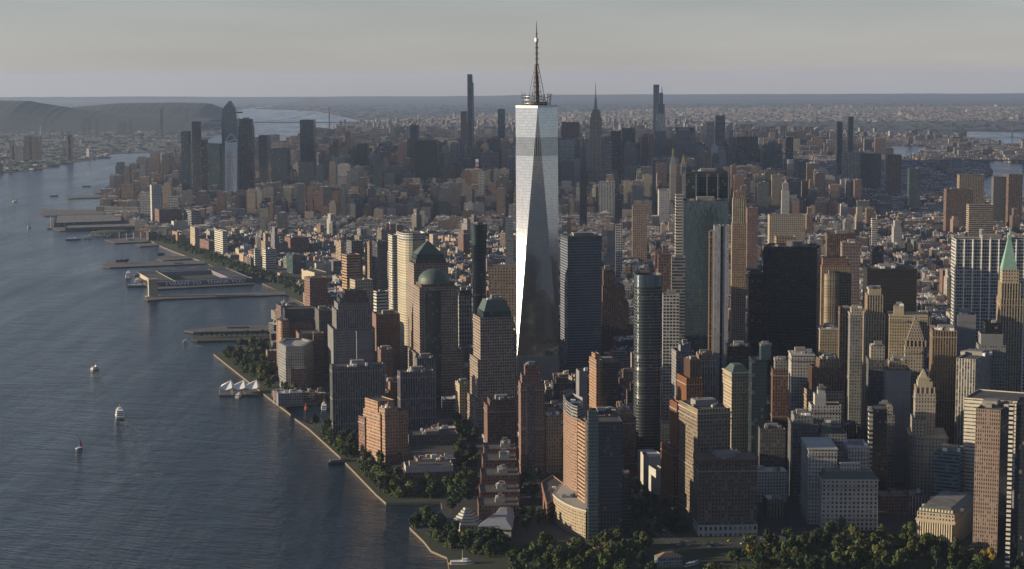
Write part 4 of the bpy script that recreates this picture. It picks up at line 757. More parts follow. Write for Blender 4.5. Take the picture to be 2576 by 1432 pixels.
 ('white_band_block', 'white banded office block left of the slim striped tower', 947, 977, 980, 732, 3120, 'ribw', 775),
 ('lit_yellow_block', 'cream sunlit house block in the low west district above the stepped grey tower', 880, 893, 938, 705, 3300, 'cream', 735),
 ('yellow_riverside_block', 'tall yellow sunlit apartment block in the riverside row', 478, 490, 500, 572, 4650, 'cream', 620),
 ('white_stepped_block', 'white stepped balcony block in the riverside row', 539, 560, 572, 582, 4450, 'ribw', 640),
 ('orange_row_block', 'orange brick block at the left end of the riverside row', 433, 446, 458, 584, 4700, 'orange', 605),
 ('orange_row_block', 'second orange brick block in the riverside row, left of the yellow block', 446, 468, 474, 590, 4640, 'orange', 612),
 ('brick_row_block', 'low red brick block in the riverside row right of the yellow block', 500, 525, 540, 607, 4500, 'brick', 630),
])
# special silhouettes
T('setback_skyscraper', 'tan stepped skyscraper with a silver mooring mast and needle, tallest in midtown', 7275, MA, 470, [
  ('base', 1476, 1480, 1520, 420, 'creamp', ext(dep=60, bay=5, fl=5)), ('shaft', 1481, 1484, 1514, 296, 'creamp', ext(dd=6, dep=42, bay=5, fl=5)), ('upper_shaft', 1484, 1487, 1511, 284, 'creamp', ext(dd=8, dep=34, bay=5)), ('setback', 1488, 1490, 1508, 276, 'creamp', ext(dd=12, dep=26)),
  ('mast', 1493, 1494, 1503, 247, METAL, ext(dd=18, dep=14, s='pyr', k=.5)), ('spire', 1497, 1497, 1500, 209, METAL, ext(dd=20, dep=4, s='spire', r1=.6))], eq=0)
pl, zt = FP(1561, 1574, 1602, 300, 7200, -4, 40)
T('peaked_glass_tower', 'tallest peaked glass skyscraper of the riverside cluster, with a jutting deck', 7264, MA, 590 - 110, [('shaft', 557, 596, 604, 300, 'blue', ext(dep=45, fl=5, bay=5))], eq=0)
pk = bpy.data.objects['peaked_glass_tower']; pl, zt = FP(557, 596, 604, 300, 7264, MA, 45)
b = MB(); tip = AT(578, 254, 7270)[2]; lo = AT(560, 275, 7270)[2]
zz = [lo, AT(590, 275, 7264)[2], AT(592, 280, 7264)[2], lo]; q = [Vector(pl[0]).lerp(Vector(pl[1]), .06), Vector(pl[0]).lerp(Vector(pl[1]), .92), Vector(pl[3]).lerp(Vector(pl[2]), .92), Vector(pl[3]).lerp(Vector(pl[2]), .06)]
mid0, mid1 = Vector(pl[0]).lerp(Vector(pl[1]), .52), Vector(pl[3]).lerp(Vector(pl[2]), .52); zb = zt - 2
b.face([(*pl[0], zb), (*pl[1], zb), (*q[1], zz[1]), (*mid0, tip), (*q[0], zz[0])], [(0, 0), (14, 0), (13, 8), (7, 14), (0, 8)])
b.face([(*pl[1], zb), (*pl[2], zb), (*q[2], zz[2]), (*q[1], zz[1])], [(0, 0), (9, 0), (9, 8), (0, 8)]); b.face([(*pl[2], zb), (*pl[3], zb), (*q[3], zz[3]), (*mid1, tip), (*q[2], zz[2])]); b.face([(*pl[3], zb), (*pl[0], zb), (*q[0], zz[0]), (*q[3], zz[3])], [(0, 0), (9, 0), (9, 8), (0, 8)])
b.face([(*q[0], zz[0]), (*mid0, tip), (*mid1, tip), (*q[3], zz[3])]); b.face([(*mid0, tip), (*q[1], zz[1]), (*q[2], zz[2]), (*mid1, tip)]); b.build('peaked_crown', W['blue'], pk)
b = MB(); c = Vector(pl[1]); z = AT(592, 283, 7264)[2]; b.prism([tuple(c), (c.x + 22, c.y + 8), tuple(Vector(pl[2]))], z - 3, z + 2, 0, 3, 9, None, cap=0); b.build('observation_deck', DARKM, pk)
T('triangle_top_tower', 'pale mirror glass tower with a cut triangular top, its sunlit edges painted as white rims', 7050, MA, 484, [('shaft', 566, 596, 600, 358, 'silver', ext(dep=40, fl=5, bay=5, lean=26))], eq=0)
tt = bpy.data.objects['triangle_top_tower']; pl, zt = FP(566, 596, 600, 358, 7050, MA, 40); b = MB(); p0, p1 = pl[0], pl[1]; zA = AT(580, 337, 7050)[2]; zB = AT(597, 350, 7050)[2]; m = Vector(p0).lerp(Vector(p1), .45); mb = Vector(pl[3]).lerp(Vector(pl[2]), .45)
b.face([(*p0, zt), (*p1, zt), (*p1, zB), (*m, zA)], [(0, 0), (8, 0), (8, 3), (4, 8)]); b.face([(*p1, zt), (*pl[2], zt), (*pl[2], zB), (*p1, zB)]); b.face([(*m, zA), (*p1, zB), (*pl[2], zB), (*mb, zA)]); b.face([(*p0, zt), (*m, zA), (*mb, zA), (*pl[3], zt)]); b.face([(*pl[2], zt), (*pl[3], zt), (*mb, zA), (*pl[2], zB)]); b.build('cut_crown', W['blue'], tt)
b = MB()
for A_, B_ in (((*p0, zt), (*m, zA)), ((*m, zA), (*p1, zB)), ((*p1, zB), (*p0, zt)), ((*p1, 20), (*p1, zB))): b.tube((A_[0], A_[1] - 1, A_[2]), (B_[0], B_[1] - 1, B_[2]), 1.5, n=4)
b.build('lit_edge_rim', WHITE, tt)  # white tubes imitate sunlight catching the edges of the crown
T('construction_tower', 'dark red tower with upright fins still topped by construction frames beside the peaked glass skyscraper', 7150, MA, 480, [('shaft', 600, 634, 645, 316, pier((.12, .10, .11), (.03, .03, .035), .5, .8), ext(dep=50, bay=7, fl=5)), ('upper_frame', 602, 632, 641, 300, fac((.14, .08, .07), (.05, .04, .04), .6, .6), ext(dd=4, dep=40, bay=6, fl=5))], eq=3)
T('sign_slab', 'broad slab with chamfered ends and white lettering along its top', 8113, MA, 400, [('shaft', 1686, 1692, 1750, 321, 'ribg', ext(dep=45, r=18, n=1, bay=5, fl=5))], eq=1)
def text(parent, name, s, loc, size, rotz, mat, depth=.3, stretch=1.):
    cu = bpy.data.curves.new(name, 'FONT'); cu.body = s; cu.size = size; cu.extrude = depth; cu.align_x = 'CENTER'; cu.align_y = 'CENTER'; cu.resolution_u = 2; cu.offset = size * .012
    o = bpy.data.objects.new(name, cu); COL.objects.link(o); dg = bpy.context.evaluated_depsgraph_get(); me = bpy.data.meshes.new_from_object(o.evaluated_get(dg)); bpy.data.objects.remove(o)
    me.materials.clear(); me.materials.append(mat); o = bpy.data.objects.new(name, me); COL.objects.link(o)
    o.parent = parent; pl_ = parent.location; o.location = Vector(loc) - pl_; o.rotation_euler = (R(90), 0, rotz); o.scale = (stretch, 1, 1); return o
pl, zt = FP(1686, 1692, 1750, 321, 8113, MA, 45); p = Vector(pl[0]).lerp(Vector(pl[1]), .5); b = MB(); b.box(p.x, p.y - .6, zt - 14, 76, 1.4, 12, R(MA)); b.build('sign_band', DARKM, bpy.data.objects['sign_slab'])
text(bpy.data.objects['sign_slab'], 'sign_lettering', 'MetLife', (p.x, p.y - 2, zt - 8), 13, R(MA), WHITE, .4, 1.15)
T('gridded_supertall', 'white gridded square supertall with large windows on the skyline', 9109, MA, 400, [('shaft', 1640, 1644, 1658.5, 213, fac((.52, .51, .48), (.05, .055, .065), .62, .62), ext(dep=28, bay=4.7, fl=4.7))], eq=0)
T('tapered_glass_tower', 'stepped tapering glass skyscraper with a thin needle in front of the gridded supertall', 8150, MA, 400, [('base', 1644, 1648, 1676, 330, 'blue', ext(dep=48, fl=5, bay=5)), ('shaft', 1648, 1651, 1674, 286, 'silver', ext(dd=4, dep=40, fl=5, bay=5)), ('upper_shaft', 1652, 1655, 1672, 262, 'blue', ext(dd=8, dep=32)), ('crown', 1657, 1659, 1668, 234, 'blue', ext(dd=12, dep=22)), ('spire', 1664, 1664, 1667, 213, METAL, ext(dd=20, dep=4, s='spire'))], eq=0)
T('arched_spire_tower', 'slim art deco tower with an arched silver crown and needle', 8050, MA, 420, [('shaft', 1831, 1834, 1847, 345, 'grayp', ext(dep=28, bay=5)), ('upper_shaft', 1833, 1836, 1845, 330, 'gray', ext(dd=3, dep=22)), ('arched_crown', 1834, 1836, 1845, 306, METAL, ext(dd=4, dep=20, s='pyr', k=.18)), ('spire', 1839, 1839, 1842, 294, METAL, ext(dd=10, dep=4, s='spire'))], eq=0)
T('thin_supertall', 'thinnest and tallest supertall left of the spire tower', 9228, MA, 370, [('shaft', 1174.5, 1175.5, 1187, 187, 'grayp', ext(dep=30, bay=5, fl=6)), ('right_slab', 1186, 1187.5, 1191, 208, 'purp', ext(gnd=1, dd=4, dep=26)), ('bright_edge', 1186.2, 1186.6, 1187.6, 190, 'wht', ext(gnd=1, dd=-1, dep=4))], eq=0)
T('masted_tower', 'tower with a tall thin mast behind the big black slab', 7900, MA, 350, [('shaft', 1031, 1052, 1060, 315, 'dgray', ext(dep=40)), ('mast', 1054.5, 1054.5, 1057, 283, WHITE, ext(dd=10, dep=3, s='spire', r1=.8))], eq=0)
T('clock_tower', 'pale campanile tower with a pyramid roof and golden lantern', 6500, MA, 511, [('shaft', 1683, 1686, 1701, 415, 'stone', ext(dep=24)), ('pyramid_roof', 1685, 1687, 1700, 388, W['plain'], ext(dd=2, dep=20, s='pyr', k=.25)), ('lantern', 1691, 1691, 1695, 378, simple('gold_leaf', (.55, .36, .08), .35, .8), ext(dd=6, dep=5)), ('spire', 1692, 1692, 1694, 372, simple('gold_leaf', (0, 0, 0)), ext(dd=7, dep=3, s='spire'))], eq=0)
T('gold_pyramid_tower', 'grey tower with a small golden pyramid right of the pale campanile', 6700, MA, 440, [('shaft', 1711, 1714, 1727, 412, 'gray', ext(dep=30)), ('gold_pyramid', 1713, 1715, 1725, 386, simple('gold_leaf', (0, 0, 0)), ext(dd=2, dep=24, s='pyr', k=.03))], eq=0)
T('white_temple_tower', 'white column tower with a temple top and lantern in the right midtown', 5767, -4, 494, [('shaft', 1964, 1967, 1986, 480, 'white', ext(dep=26)), ('temple', 1967, 1969, 1984, 461, 'whitep', ext(dd=3, dep=18)), ('lantern', 1971, 1972, 1981, 451, W['wht'], ext(dd=5, dep=10, s='pyr', k=.1))], eq=0)
T('white_drum_tower', 'tower with a round white tank top in the right midtown', 6900, -4, 450, [('shaft', 1979, 1981, 1997, 412, 'gray', ext(dep=24)), ('round_top', 1979, 1980, 1998, 401, W['wht'], ext(dd=2, dep=20, r=12))], eq=0)
b = MB(); x, y, z = AT(1200, 399, 7300); rt_ = empty('billboard_tower', (x, y, 2.5), 'narrow tower carrying bright white and red video screens', 'building'); b.box(x, y + 10, 2.4, 26, 18, z + 6, 0); b.build('shaft', W['black'], rt_)
for k, cc in ((0, (.8, .8, .82)), (1, (.7, .25, .25))):
    m = bpy.data.materials.new('screen'); t, bb = nodes(m); bb.inputs['Base Color'].default_value = (.05, .05, .05, 1); bb.inputs['Emission Color'].default_value = (*cc, 1); bb.inputs['Emission Strength'].default_value = .22
    b = MB(); b.box(x, y + .4, z - 15 - k * 17, 12, 1, 13, 0); b.build('video_screen', m, rt_)
# ------------------------------------------------------------------ city fabric
rng = random.Random(11); np.random.seed(3)
land_px = land_poly
hero_boxes = []
for poly, d, a0, a1, vis in HEROES:
    xs = [p[0] for p in poly]; ys = [p[1] for p in poly]; hero_boxes.append((min(xs) - 5, max(xs) + 5, min(ys) - 5, max(ys) + 5, d, a0, a1, vis))
PAL = [(.17, .10, .075), (.22, .12, .08), (.28, .17, .11), (.33, .25, .17), (.40, .33, .24), (.24, .22, .20), (.33, .32, .30), (.45, .43, .39), (.13, .11, .10), (.20, .20, .22), (.50, .46, .38), (.15, .16, .18)]
PNAME = ['dark brown', 'red brown', 'brick orange', 'tan', 'sandy', 'taupe', 'grey', 'pale grey', 'umber', 'slate grey', 'cream', 'blue grey']
RPAL = [(.05, .05, .055), (.09, .09, .09), (.16, .155, .15), (.30, .29, .28), (.48, .47, .45), (.20, .15, .12)]
GEN = [fac(None, G0, .46, .52), fac(None, G0, .55, .62, (.05, .05, .055)), fac(None, (.025, .033, .038), 1.2, .5), fac(None, (.03, .045, .052), .92, .82, None, .1, .3, .05)]
FABRIC = []   # x, y, sx, sy, h, rot, colour index, material index, seed
PARKS_PX = [[(537, 890), (690, 870), (700, 990), (669, 995)], [(1690, 1300), (1900, 1352), (2060, 1335), (2300, 1330), (2460, 1400), (2700, 1474), (1160, 1474), (1128, 1404), (1086, 1386), (1068, 1362), (1032, 1327), (1130, 1370), (1300, 1365), (1560, 1360)],
            [(891, 1186), (946, 1243), (971, 1265), (1109, 1263), (1140, 1225), (1000, 1222), (955, 1180), (905, 1150), (880, 1100), (835, 1092), (832, 1062), (780, 1080), (856, 1150)],
            [(397, 612), (470, 645), (517, 660), (575, 692), (654, 710), (771, 767), (790, 745), (700, 698), (600, 655), (480, 622), (400, 590)], [(1568, 1200), (1690, 1280), (1735, 1330), (1690, 1350), (1568, 1352)]]
PARKS = [[U(*p) for p in q] for q in PARKS_PX]
AVE = (U(1536, 690), U(1566, 440)); POINT = [U(*p) for p in [(500, 900), (520, 868), (690, 858), (700, 880), (640, 960)]]
def okspot(x, y):
    if not pip(x, y, land_poly): return False
    if pip(x, y, POINT): return False
    if 3300 < y < 8200 and abs(x - (AVE[0][0] + (AVE[1][0] - AVE[0][0]) * (y - AVE[0][1]) / (AVE[1][1] - AVE[0][1]))) < 21: return False
    return not any(pip(x, y, q) for q in RIV) and not any(pip(x, y, q) for q in PARKS)
def height(x, y):
    r = rng.random()
    if x > 1150 and 5600 < y < 10500: return rng.uniform(12, 28)
    if y < 3250:
        return rng.uniform(26, 62) if x > 60 else rng.uniform(18, 45)
    if y < 6000:
        e = .5 + .5 * math.sin(x * .004 + y * .0021)
        if r < .028: return rng.uniform(42, 75)
        return rng.uniform(11, 22) + e * rng.uniform(0, 13)
    if y < 9600 and x < 1500:
        if x < -850: return rng.uniform(15, 45) if r > .1 else rng.uniform(50, 110)
        core = math.exp(-((y - 7900) / 1100) ** 2) * math.exp(-((x - 500) / 1100) ** 2)
        if r < .16: return rng.uniform(90, 150) + core * 70
        return rng.uniform(25, 70) + core * rng.uniform(10, 55)
    if y < 14000 and x < 2100:
        if r < .12: return rng.uniform(60, 120)
        return rng.uniform(18, 48)
    if r < .03: return rng.uniform(30, 60)
    return rng.uniform(7, 16)
def allowed(x, y, sx, sy, h):
    """lower the roof where it would hide what the photograph shows of a named building"""
    hw = max(sx, sy) * .7
    for x0, x1, y0, y1, d, a0, a1, vis in hero_boxes:
        if x + hw * .75 > x0 and x - hw * .75 < x1 and y + hw * .75 > y0 and y - hw * .75 < y1: return 0
    px0, _ = PR(x - hw, y, h); px1, pt = PR(x + hw, y - sy / 2, h)
    for x0, x1, y0, y1, d, a0, a1, vis in hero_boxes:
        if y < d and px1 > a0 and px0 < a1 and pt < vis:
            zmax = AT((px0 + px1) / 2, vis, y)[2]; h = min(h, zmax)
            if h < 6: return 0
            pt = vis
    return h
def fill(y0, y1, rot, ave, st, lot, xr0=None, xr1=None, gx=14, gy=9, keep=1.):
    c, s = math.cos(rot), math.sin(rot); xm = y1 * .30 + 200
    i0, i1 = int(-xm * 1.3 / ave) - 2, int(xm * 1.3 / ave) + 2
    for j in range(int(y0 * .8 / st) - 1, int(y1 * 1.2 / st) + 1):
        for i in range(i0, i1):
            X0, Y0 = i * ave, j * st; cx_, cy_ = c * (X0 + ave / 2) - s * (Y0 + st / 2), s * (X0 + ave / 2) + c * (Y0 + st / 2)
            if cy_ < y0 or cy_ > y1 or abs(cx_) > cy_ * .29 + 150: continue
            if xr0 is not None and cx_ < xr0: continue
            if xr1 is not None and cx_ > xr1: continue
            W_, H_ = ave - gx, st - gy; t = 0
            rows = 2 if H_ > 50 and lot < 50 else 1
            for r_ in range(rows):
                t = 0
                while t < W_ - 8:
                    l = min(rng.uniform(.5, 1.5) * lot, W_ - t)
                    if l < 9: break
                    dd = H_ / rows * rng.uniform(.75, .98); lx = X0 + gx / 2 + t + l / 2; ly = Y0 + gy / 2 + (dd / 2 if r_ == 0 else H_ - dd / 2)
                    t += l + rng.choice([0.3, .3, .3, 3])
                    x, y = c * lx - s * ly, s * lx + c * ly
                    if rng.random() > keep or not okspot(x, y): continue
                    h = height(x, y)
                    if y < 5800 and min(l, dd) > 0 and rng.random() < .03: continue
                    h = allowed(x, y, l, dd, h)
                    if h < 6: continue
                    ci = rng.choices(range(12), [2, 2.4, 1.5, 2, 1.4, 1.5, 1.4, 1., 1.6, 1.4, .8, 1.2])[0]
                    mi = rng.choices(range(4), [6, 2, 1, 1] if h < 50 else [3, 3, 2, 2.4])[0]
                    FABRIC.append((x, y, l, dd, h, rot, ci, mi, rng.random()))
fill(1800, 2750, R(3), 90, 70, 30, xr0=90, gx=11, gy=9)
fill(2150, 3200, R(13), 85, 70, 32, xr1=90, gx=14, gy=10)
fill(2750, 3300, R(-3), 100, 70, 32, xr0=90)
fill(3200, 5400, R(22), 84, 52, 15, xr1=60, gx=10, gy=8)
fill(3300, 5600, R(-3), 100, 56, 15, xr0=60, gx=12, gy=9)
fill(5400, 6300, R(-2.2), 240, 80, 26, xr1=60, gx=24, gy=14)
fill(5600, 6300, R(-2.2), 240, 80, 26, xr0=60, gx=24, gy=14)
fill(6300, 9600, R(-2.2), 250, 80, 34, gx=26, gy=14)
fill(9600, 14000, R(-2.2), 250, 84, 46, gx=26, gy=16)
fill(14000, 19000, R(20), 190, 90, 26, gx=30, gy=30, keep=.6)
fill(19000, 28000, R(-30), 260, 150, 36, gx=60, gy=90, keep=.3)
# the far shore
npoly = [(-60000, npts[0][1])] + npts + [(npts[-1][0] - 200, FAR), (-60000, FAR)]
for k in range(2600):
    y = 8200 + rng.random() ** 1.5 * 12000; x = -rng.uniform(.10, .30) * y
    if not pip(x, y, npoly): continue
    h = rng.uniform(6, 14) if rng.random() > .035 else rng.uniform(35, 75)
    FABRIC.append((x, y, rng.uniform(9, 30), rng.uniform(9, 22), h, rng.choice([R(10), R(-15)]), rng.randrange(12), 0, rng.random()))
for (px, yt, w_, ci) in [(46, 368, 60, 10), (300, 388 - 83, 24, 10), (312, 305, 24, 10), (328, 304, 22, 4), (406, 273, 22, 11), (172, 333, 22, 10), (177, 340, 22, 2), (30, 352, 26, 4), (98, 343, 26, 3), (38, 296, 60, 10), (112, 302, 24, 7), (210, 296, 24, 7), (225, 296, 24, 7), (243, 296, 24, 7), (70, 342, 40, 2), (85, 344, 40, 3)]:
    d = {True: 15500, False: 10500}[yt < 320]; x, y, z = AT(px, yt, d); FABRIC.append((x, y, w_, 20, max(z, 20), 0, ci, 1, .5))
# the largest on the picture stand as objects of their own, the rest is one mass
def area(f):
    x, y, sx, sy, h = f[:5]; a, b_ = PR(x - sx / 2, y, 0), PR(x + sx / 2, y, h)
    if b_[0] < 0 or a[0] > 2576 or b_[1] > 1432: return 0
    return (b_[0] - a[0]) * max(1, (a[1] - b_[1])) + (b_[0] - a[0]) * 2
def hiddenf(f):
    x, y, sx, sy, h = f[:5]; p = [PR(x + k * sx * .4, y - sy / 2, h) for k in (-1, 0, 1)]
    return all(any(d < y and a0 - 1 < a[0] < a1 + 1 and a[1] > yt for d, a0, a1, yt in TOPS) for a in p)
FABRIC.sort(key=area, reverse=True)
indiv, mass = [], []
for f in FABRIC:
    (indiv if len(indiv) < 290 and f[1] < 6500 and area(f) > 0 and not hiddenf(f) else mass).append(f)
def add_building(b, f, bm=0):
    x, y, sx, sy, h, rot, ci, mi, sd = f; r = random.Random(sd); c, s = math.cos(rot), math.sin(rot)
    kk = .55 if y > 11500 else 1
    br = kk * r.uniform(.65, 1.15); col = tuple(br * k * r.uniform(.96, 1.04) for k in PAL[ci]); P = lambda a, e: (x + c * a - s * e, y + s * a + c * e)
    poly = [P(-sx / 2, -sy / 2), P(sx / 2, -sy / 2), P(sx / 2, sy / 2), P(-sx / 2, sy / 2)]
    rc = r.choice(RPAL); z1 = h
    far = y > 9000
    b.prism(poly, 2.4, h, mi, 3.4 if not far else 6, 3.6 if not far else 5, None, 0, col, cap=None)
    b.face([(*p, h) for p in poly], None, 4, rc)
    if far: return poly, col, rc
    k = r.random()
    if h > 55 and k < .6:
        q = scaled(poly, r.uniform(.55, .8)); h2 = h + r.uniform(5, 22) * (.4 if h > 110 else 1); b.prism(q, h, h2, mi, 3.4, 3.6, None, 0, col); b.face([(*p, h2) for p in q], None, 4, rc)
    for j in range(r.choice([1, 1, 2, 3])):
        a, e = r.uniform(-.3, .3) * sx, r.uniform(-.3, .3) * sy; u_, v_ = r.uniform(2.5, min(9, sx * .4)), r.uniform(2.5, min(8, sy * .5)); px_, py_ = P(a, e)
        b.box(px_, py_, h - .05, u_, v_, r.uniform(2.5, 5), rot, 4, r.choice([(.35, .33, .30), (.2, .18, .16), (.45, .44, .42), col]))
    return poly, col, rc
b = MB()
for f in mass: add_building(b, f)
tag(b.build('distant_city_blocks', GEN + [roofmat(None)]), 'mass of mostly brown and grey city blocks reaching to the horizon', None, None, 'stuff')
# individual buildings with labels that name their neighbours
used = {}
def describe(f):
    x, y, sx, sy, h, rot, ci, mi, sd = f; px, py = PR(x, y - sy / 2, h)
    c = min(NAMED, key=lambda q: math.hypot(q[1] - px, (q[2] - py) * 1.2) + abs(q[3] - y) * .02)
    dx, dy = px - c[1], py - c[2]
    rel = ('right of' if dx > 0 else 'left of') if abs(dx) > abs(dy) else ('in front of' if y < c[3] else 'behind')
    form = ('brick', 'pier walled', 'ribbon windowed', 'glassy')[mi]; size = 'low' if h < 22 else 'mid rise' if h < 45 else 'tall'
    noun = 'block' if h < 45 else 'tower'
    k = (size, PNAME[ci], form, rel, c[0]); used[k] = used.get(k, 0) + 1; n = used[k]
    o = '' if n == 1 else ('second ', 'third ', 'fourth ', 'fifth ', 'sixth ', 'seventh ')[min(n - 2, 5)]
    return f'{o}{size} {PNAME[ci]} {form} {noun} {rel} the {c[0]}'
ROOFA = roofmat(None)
for f in indiv:
    x, y, sx, sy, h, rot, ci, mi, sd = f; lab = describe(f)
    name = 'loft_building' if h < 30 else 'apartment_block' if mi == 0 else 'office_block'
    if area(f) < 330:
        b = MB(); add_building(b, f); o = b.build(name, GEN + [ROOFA]); tag(o, lab, 'building', 'ordinary city buildings'); continue
    r = random.Random(sd); root = empty(name, (x, y, 2.5), lab, 'building', 'ordinary city buildings')
    c, s = math.cos(rot), math.sin(rot); P = lambda a, e: (x + c * a - s * e, y + s * a + c * e)
    poly = [P(-sx / 2, -sy / 2), P(sx / 2, -sy / 2), P(sx / 2, sy / 2), P(-sx / 2, sy / 2)]; br = r.uniform(.65, 1.15); col = tuple(br * k * r.uniform(.96, 1.04) for k in PAL[ci]); rc = r.choice(RPAL)
    b = MB(); q = b.prism(poly, 2.4, h, mi, 3.2, 3.6, .45, 1., col); wl = b.build('walls', GEN, root)
    b = MB(); b.face([(*p, h - 1) for p in q], None, 0, rc); b.build('roof', ROOFA, wl); top = (q, h - 1)
    if r.random() < .45 and h > 28:
        q2 = scaled(q, r.uniform(.5, .78)); h2 = h + r.uniform(4, 14); b = MB(); q3 = b.prism(q2, h - 1.1, h2, mi, 3.2, 3.6, .45, 1., col); w2 = b.build('setback', GEN, root); b = MB(); b.face([(*p, h2 - 1) for p in q3], None, 0, rc); b.build('roof', ROOFA, w2); top = (q3, h2 - 1)
    for j in range(r.choice([2, 3, 4])):
        a, e = r.uniform(-.33, .33) * sx, r.uniform(-.33, .33) * sy; px_, py_ = P(a, e)
        if not pip(px_, py_, top[0]): continue
        b = MB(); b.box(px_, py_, top[1], r.uniform(2.5, 7), r.uniform(2.5, 6), r.uniform(2.2, 5), rot, 0, r.choice([(.35, .33, .30), (.2, .18, .16), (.48, .47, .45), col])); b.build('roof_house', ROOFA, root)
    if mi == 0 and r.random() < .5:
        px_, py_ = P(r.uniform(-.25, .25) * sx, r.uniform(-.25, .25) * sy)
        if pip(px_, py_, top[0]): water_tank(root, px_, py_, top[1])
# ------------------------------------------------------------------ trees, parks
def leafmat(name, c):
    m = bpy.data.materials.new(name); t, b = nodes(m); g = NG(t); oi = t.nodes.new('ShaderNodeObjectInfo').outputs['Random']
    geo = t.nodes.new('ShaderNodeNewGeometry'); n = g.noise(geo.outputs['Position'], .35, 3., .6)
    f = g.m('ADD', g.m('MULTIPLY_ADD', n, 1.1, .15), g.m('MULTIPLY', oi, .45))
    mul = t.nodes.new('ShaderNodeMixRGB'); mul.blend_type = 'MULTIPLY'; mul.inputs[0].default_value = 1; mul.inputs[1].default_value = (*c, 1); t.links.new(f, mul.inputs[2])
    t.links.new(mul.outputs[0], b.inputs['Base Color']); b.inputs['Roughness'].default_value = .8; b.inputs['Specular IOR Level'].default_value = .2; return m
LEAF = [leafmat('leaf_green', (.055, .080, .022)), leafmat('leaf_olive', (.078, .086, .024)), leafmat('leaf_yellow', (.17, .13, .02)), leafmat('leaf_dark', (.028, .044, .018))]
BARK = simple('bark', (.07, .05, .035), .9)
def crown_mesh(seed, r, hgt, z0, n, leaf):
    """clumps of small leaf faces spread over several lobes, with gaps between"""
    rg = np.random.default_rng(seed); b = MB(); lobes = []
    for k in range(9):
        a = rg.uniform(0, 6.28); q = rg.uniform(0, .62) * r; lobes.append((q * math.cos(a), q * math.sin(a), z0 + hgt * rg.uniform(.28, .8), rg.uniform(.32, .52) * r, rg.uniform(.24, .36) * hgt))
    for k in range(n):
        lx, ly, lz, lr, lh = lobes[k % 9]; d = rg.normal(size=3); d /= np.linalg.norm(d); q = rg.uniform(.55, 1.05)
        p = np.array([lx + d[0] * lr * q, ly + d[1] * lr * q, lz + d[2] * lh * q]); nr = d + rg.normal(size=3) * .5; nr[2] += .25; nr /= np.linalg.norm(nr)
        e = np.cross(nr, [0.3, .5, .81]); e /= np.linalg.norm(e); f = np.cross(nr, e); s = leaf * rg.uniform(.6, 1.3)
        b.face([p - e * s - f * s * .6, p + e * s * .9 - f * s, p + e * s + f * s * .7, p - e * s * .7 + f * s])
    return b
protos = []
for k in range(7):
    rr_, hh_ = (5.2, 8.5) if k < 5 else (4.0, 10.)
    b = crown_mesh(40 + k, rr_, hh_, 3.2, 520, .62); cm = b.build('crown', LEAF[0]); tb = MB(); rg = random.Random(k)
    tb.tube((0, 0, -.3), (0, 0, 5.2), .38, .24, 6)
    for j in range(5): a = j * 1.26 + rg.random(); tb.tube((0, 0, 3.4 + .3 * j), (2.7 * math.cos(a), 2.7 * math.sin(a), 6.4 + .4 * j), .17, .06, 5)
    tm = tb.build('trunk', BARK); me, mt = cm.data, tm.data; bpy.data.objects.remove(cm); bpy.data.objects.remove(tm)
    vs = []
    for L in LEAF: m2 = me.copy(); m2.materials.clear(); m2.materials.append(L); vs.append(m2)
    protos.append((vs, mt))
def tree(x, y, s, lab, grp, kind, rg, z=2.5):
    vs, mt = rg.choice(protos); root = empty('tree', (x, y, z), lab, 'tree', grp)
    root.scale = (s * rg.uniform(.9, 1.15), s * rg.uniform(.9, 1.15), s * rg.uniform(.85, 1.2)); root.rotation_euler = (0, 0, rg.uniform(0, 6.28))
    for nme, me in (('trunk', mt), ('crown', vs[kind])):
        o = bpy.data.objects.new(nme, me); COL.objects.link(o); o.parent = root
    return root
placed = []
def grove(px, n, gap, lab, grp, kinds, smin, smax, seed):
    poly = [U(*p) for p in px]; xs = [p[0] for p in poly]; ys = [p[1] for p in poly]; rg = random.Random(seed); c = 0
    for k in range(n * 60):
        if c >= n: break
        x, y = rg.uniform(min(xs), max(xs)), rg.uniform(min(ys), max(ys))
        if not pip(x, y, poly) or any((x - a) ** 2 + (y - e) ** 2 < gap * gap for a, e in placed): continue
        if any(pip(x, y, inset(h[0], -3)) for h in HEROES if abs(h[1] - y) < 120): continue
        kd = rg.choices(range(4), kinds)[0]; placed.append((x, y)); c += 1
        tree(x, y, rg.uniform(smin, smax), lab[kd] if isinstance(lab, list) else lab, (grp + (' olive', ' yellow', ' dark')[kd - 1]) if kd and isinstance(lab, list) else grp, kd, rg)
for q in PARKS: sheet('park_lawn', q, 2.52, GRASS)
lawn = [(1300, 1385), (1690, 1372), (1900, 1356), (2060, 1340), (2300, 1338), (2455, 1405), (2700, 1474), (1240, 1474)]
sheet('park_lawn', [U(*p) for p in lawn], 2.53, GRASS)
L1 = ['green broadleaf tree in the dense park at the bottom right corner', 'olive tinged tree in the dense park at the bottom right corner', 'yellowing tree in the dense park at the bottom right corner', 'dark tree in the dense park at the bottom right corner']
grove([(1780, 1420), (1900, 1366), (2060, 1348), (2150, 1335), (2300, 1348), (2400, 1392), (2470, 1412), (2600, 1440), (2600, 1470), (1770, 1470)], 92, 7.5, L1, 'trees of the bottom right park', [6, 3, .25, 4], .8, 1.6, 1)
L2 = ['green broadleaf tree in the park strip below the curved hotel wing', 'olive tree in the park strip below the curved hotel wing', 'yellow tree in the park strip below the curved hotel wing', 'dark tree in the park strip below the curved hotel wing']
grove([(1290, 1390), (1330, 1376), (1560, 1362), (1600, 1372), (1640, 1400), (1640, 1470), (1280, 1470)], 34, 8.5, L2, 'trees below the curved hotel', [5, 2, .1, 5], 1.15, 1.7, 2)
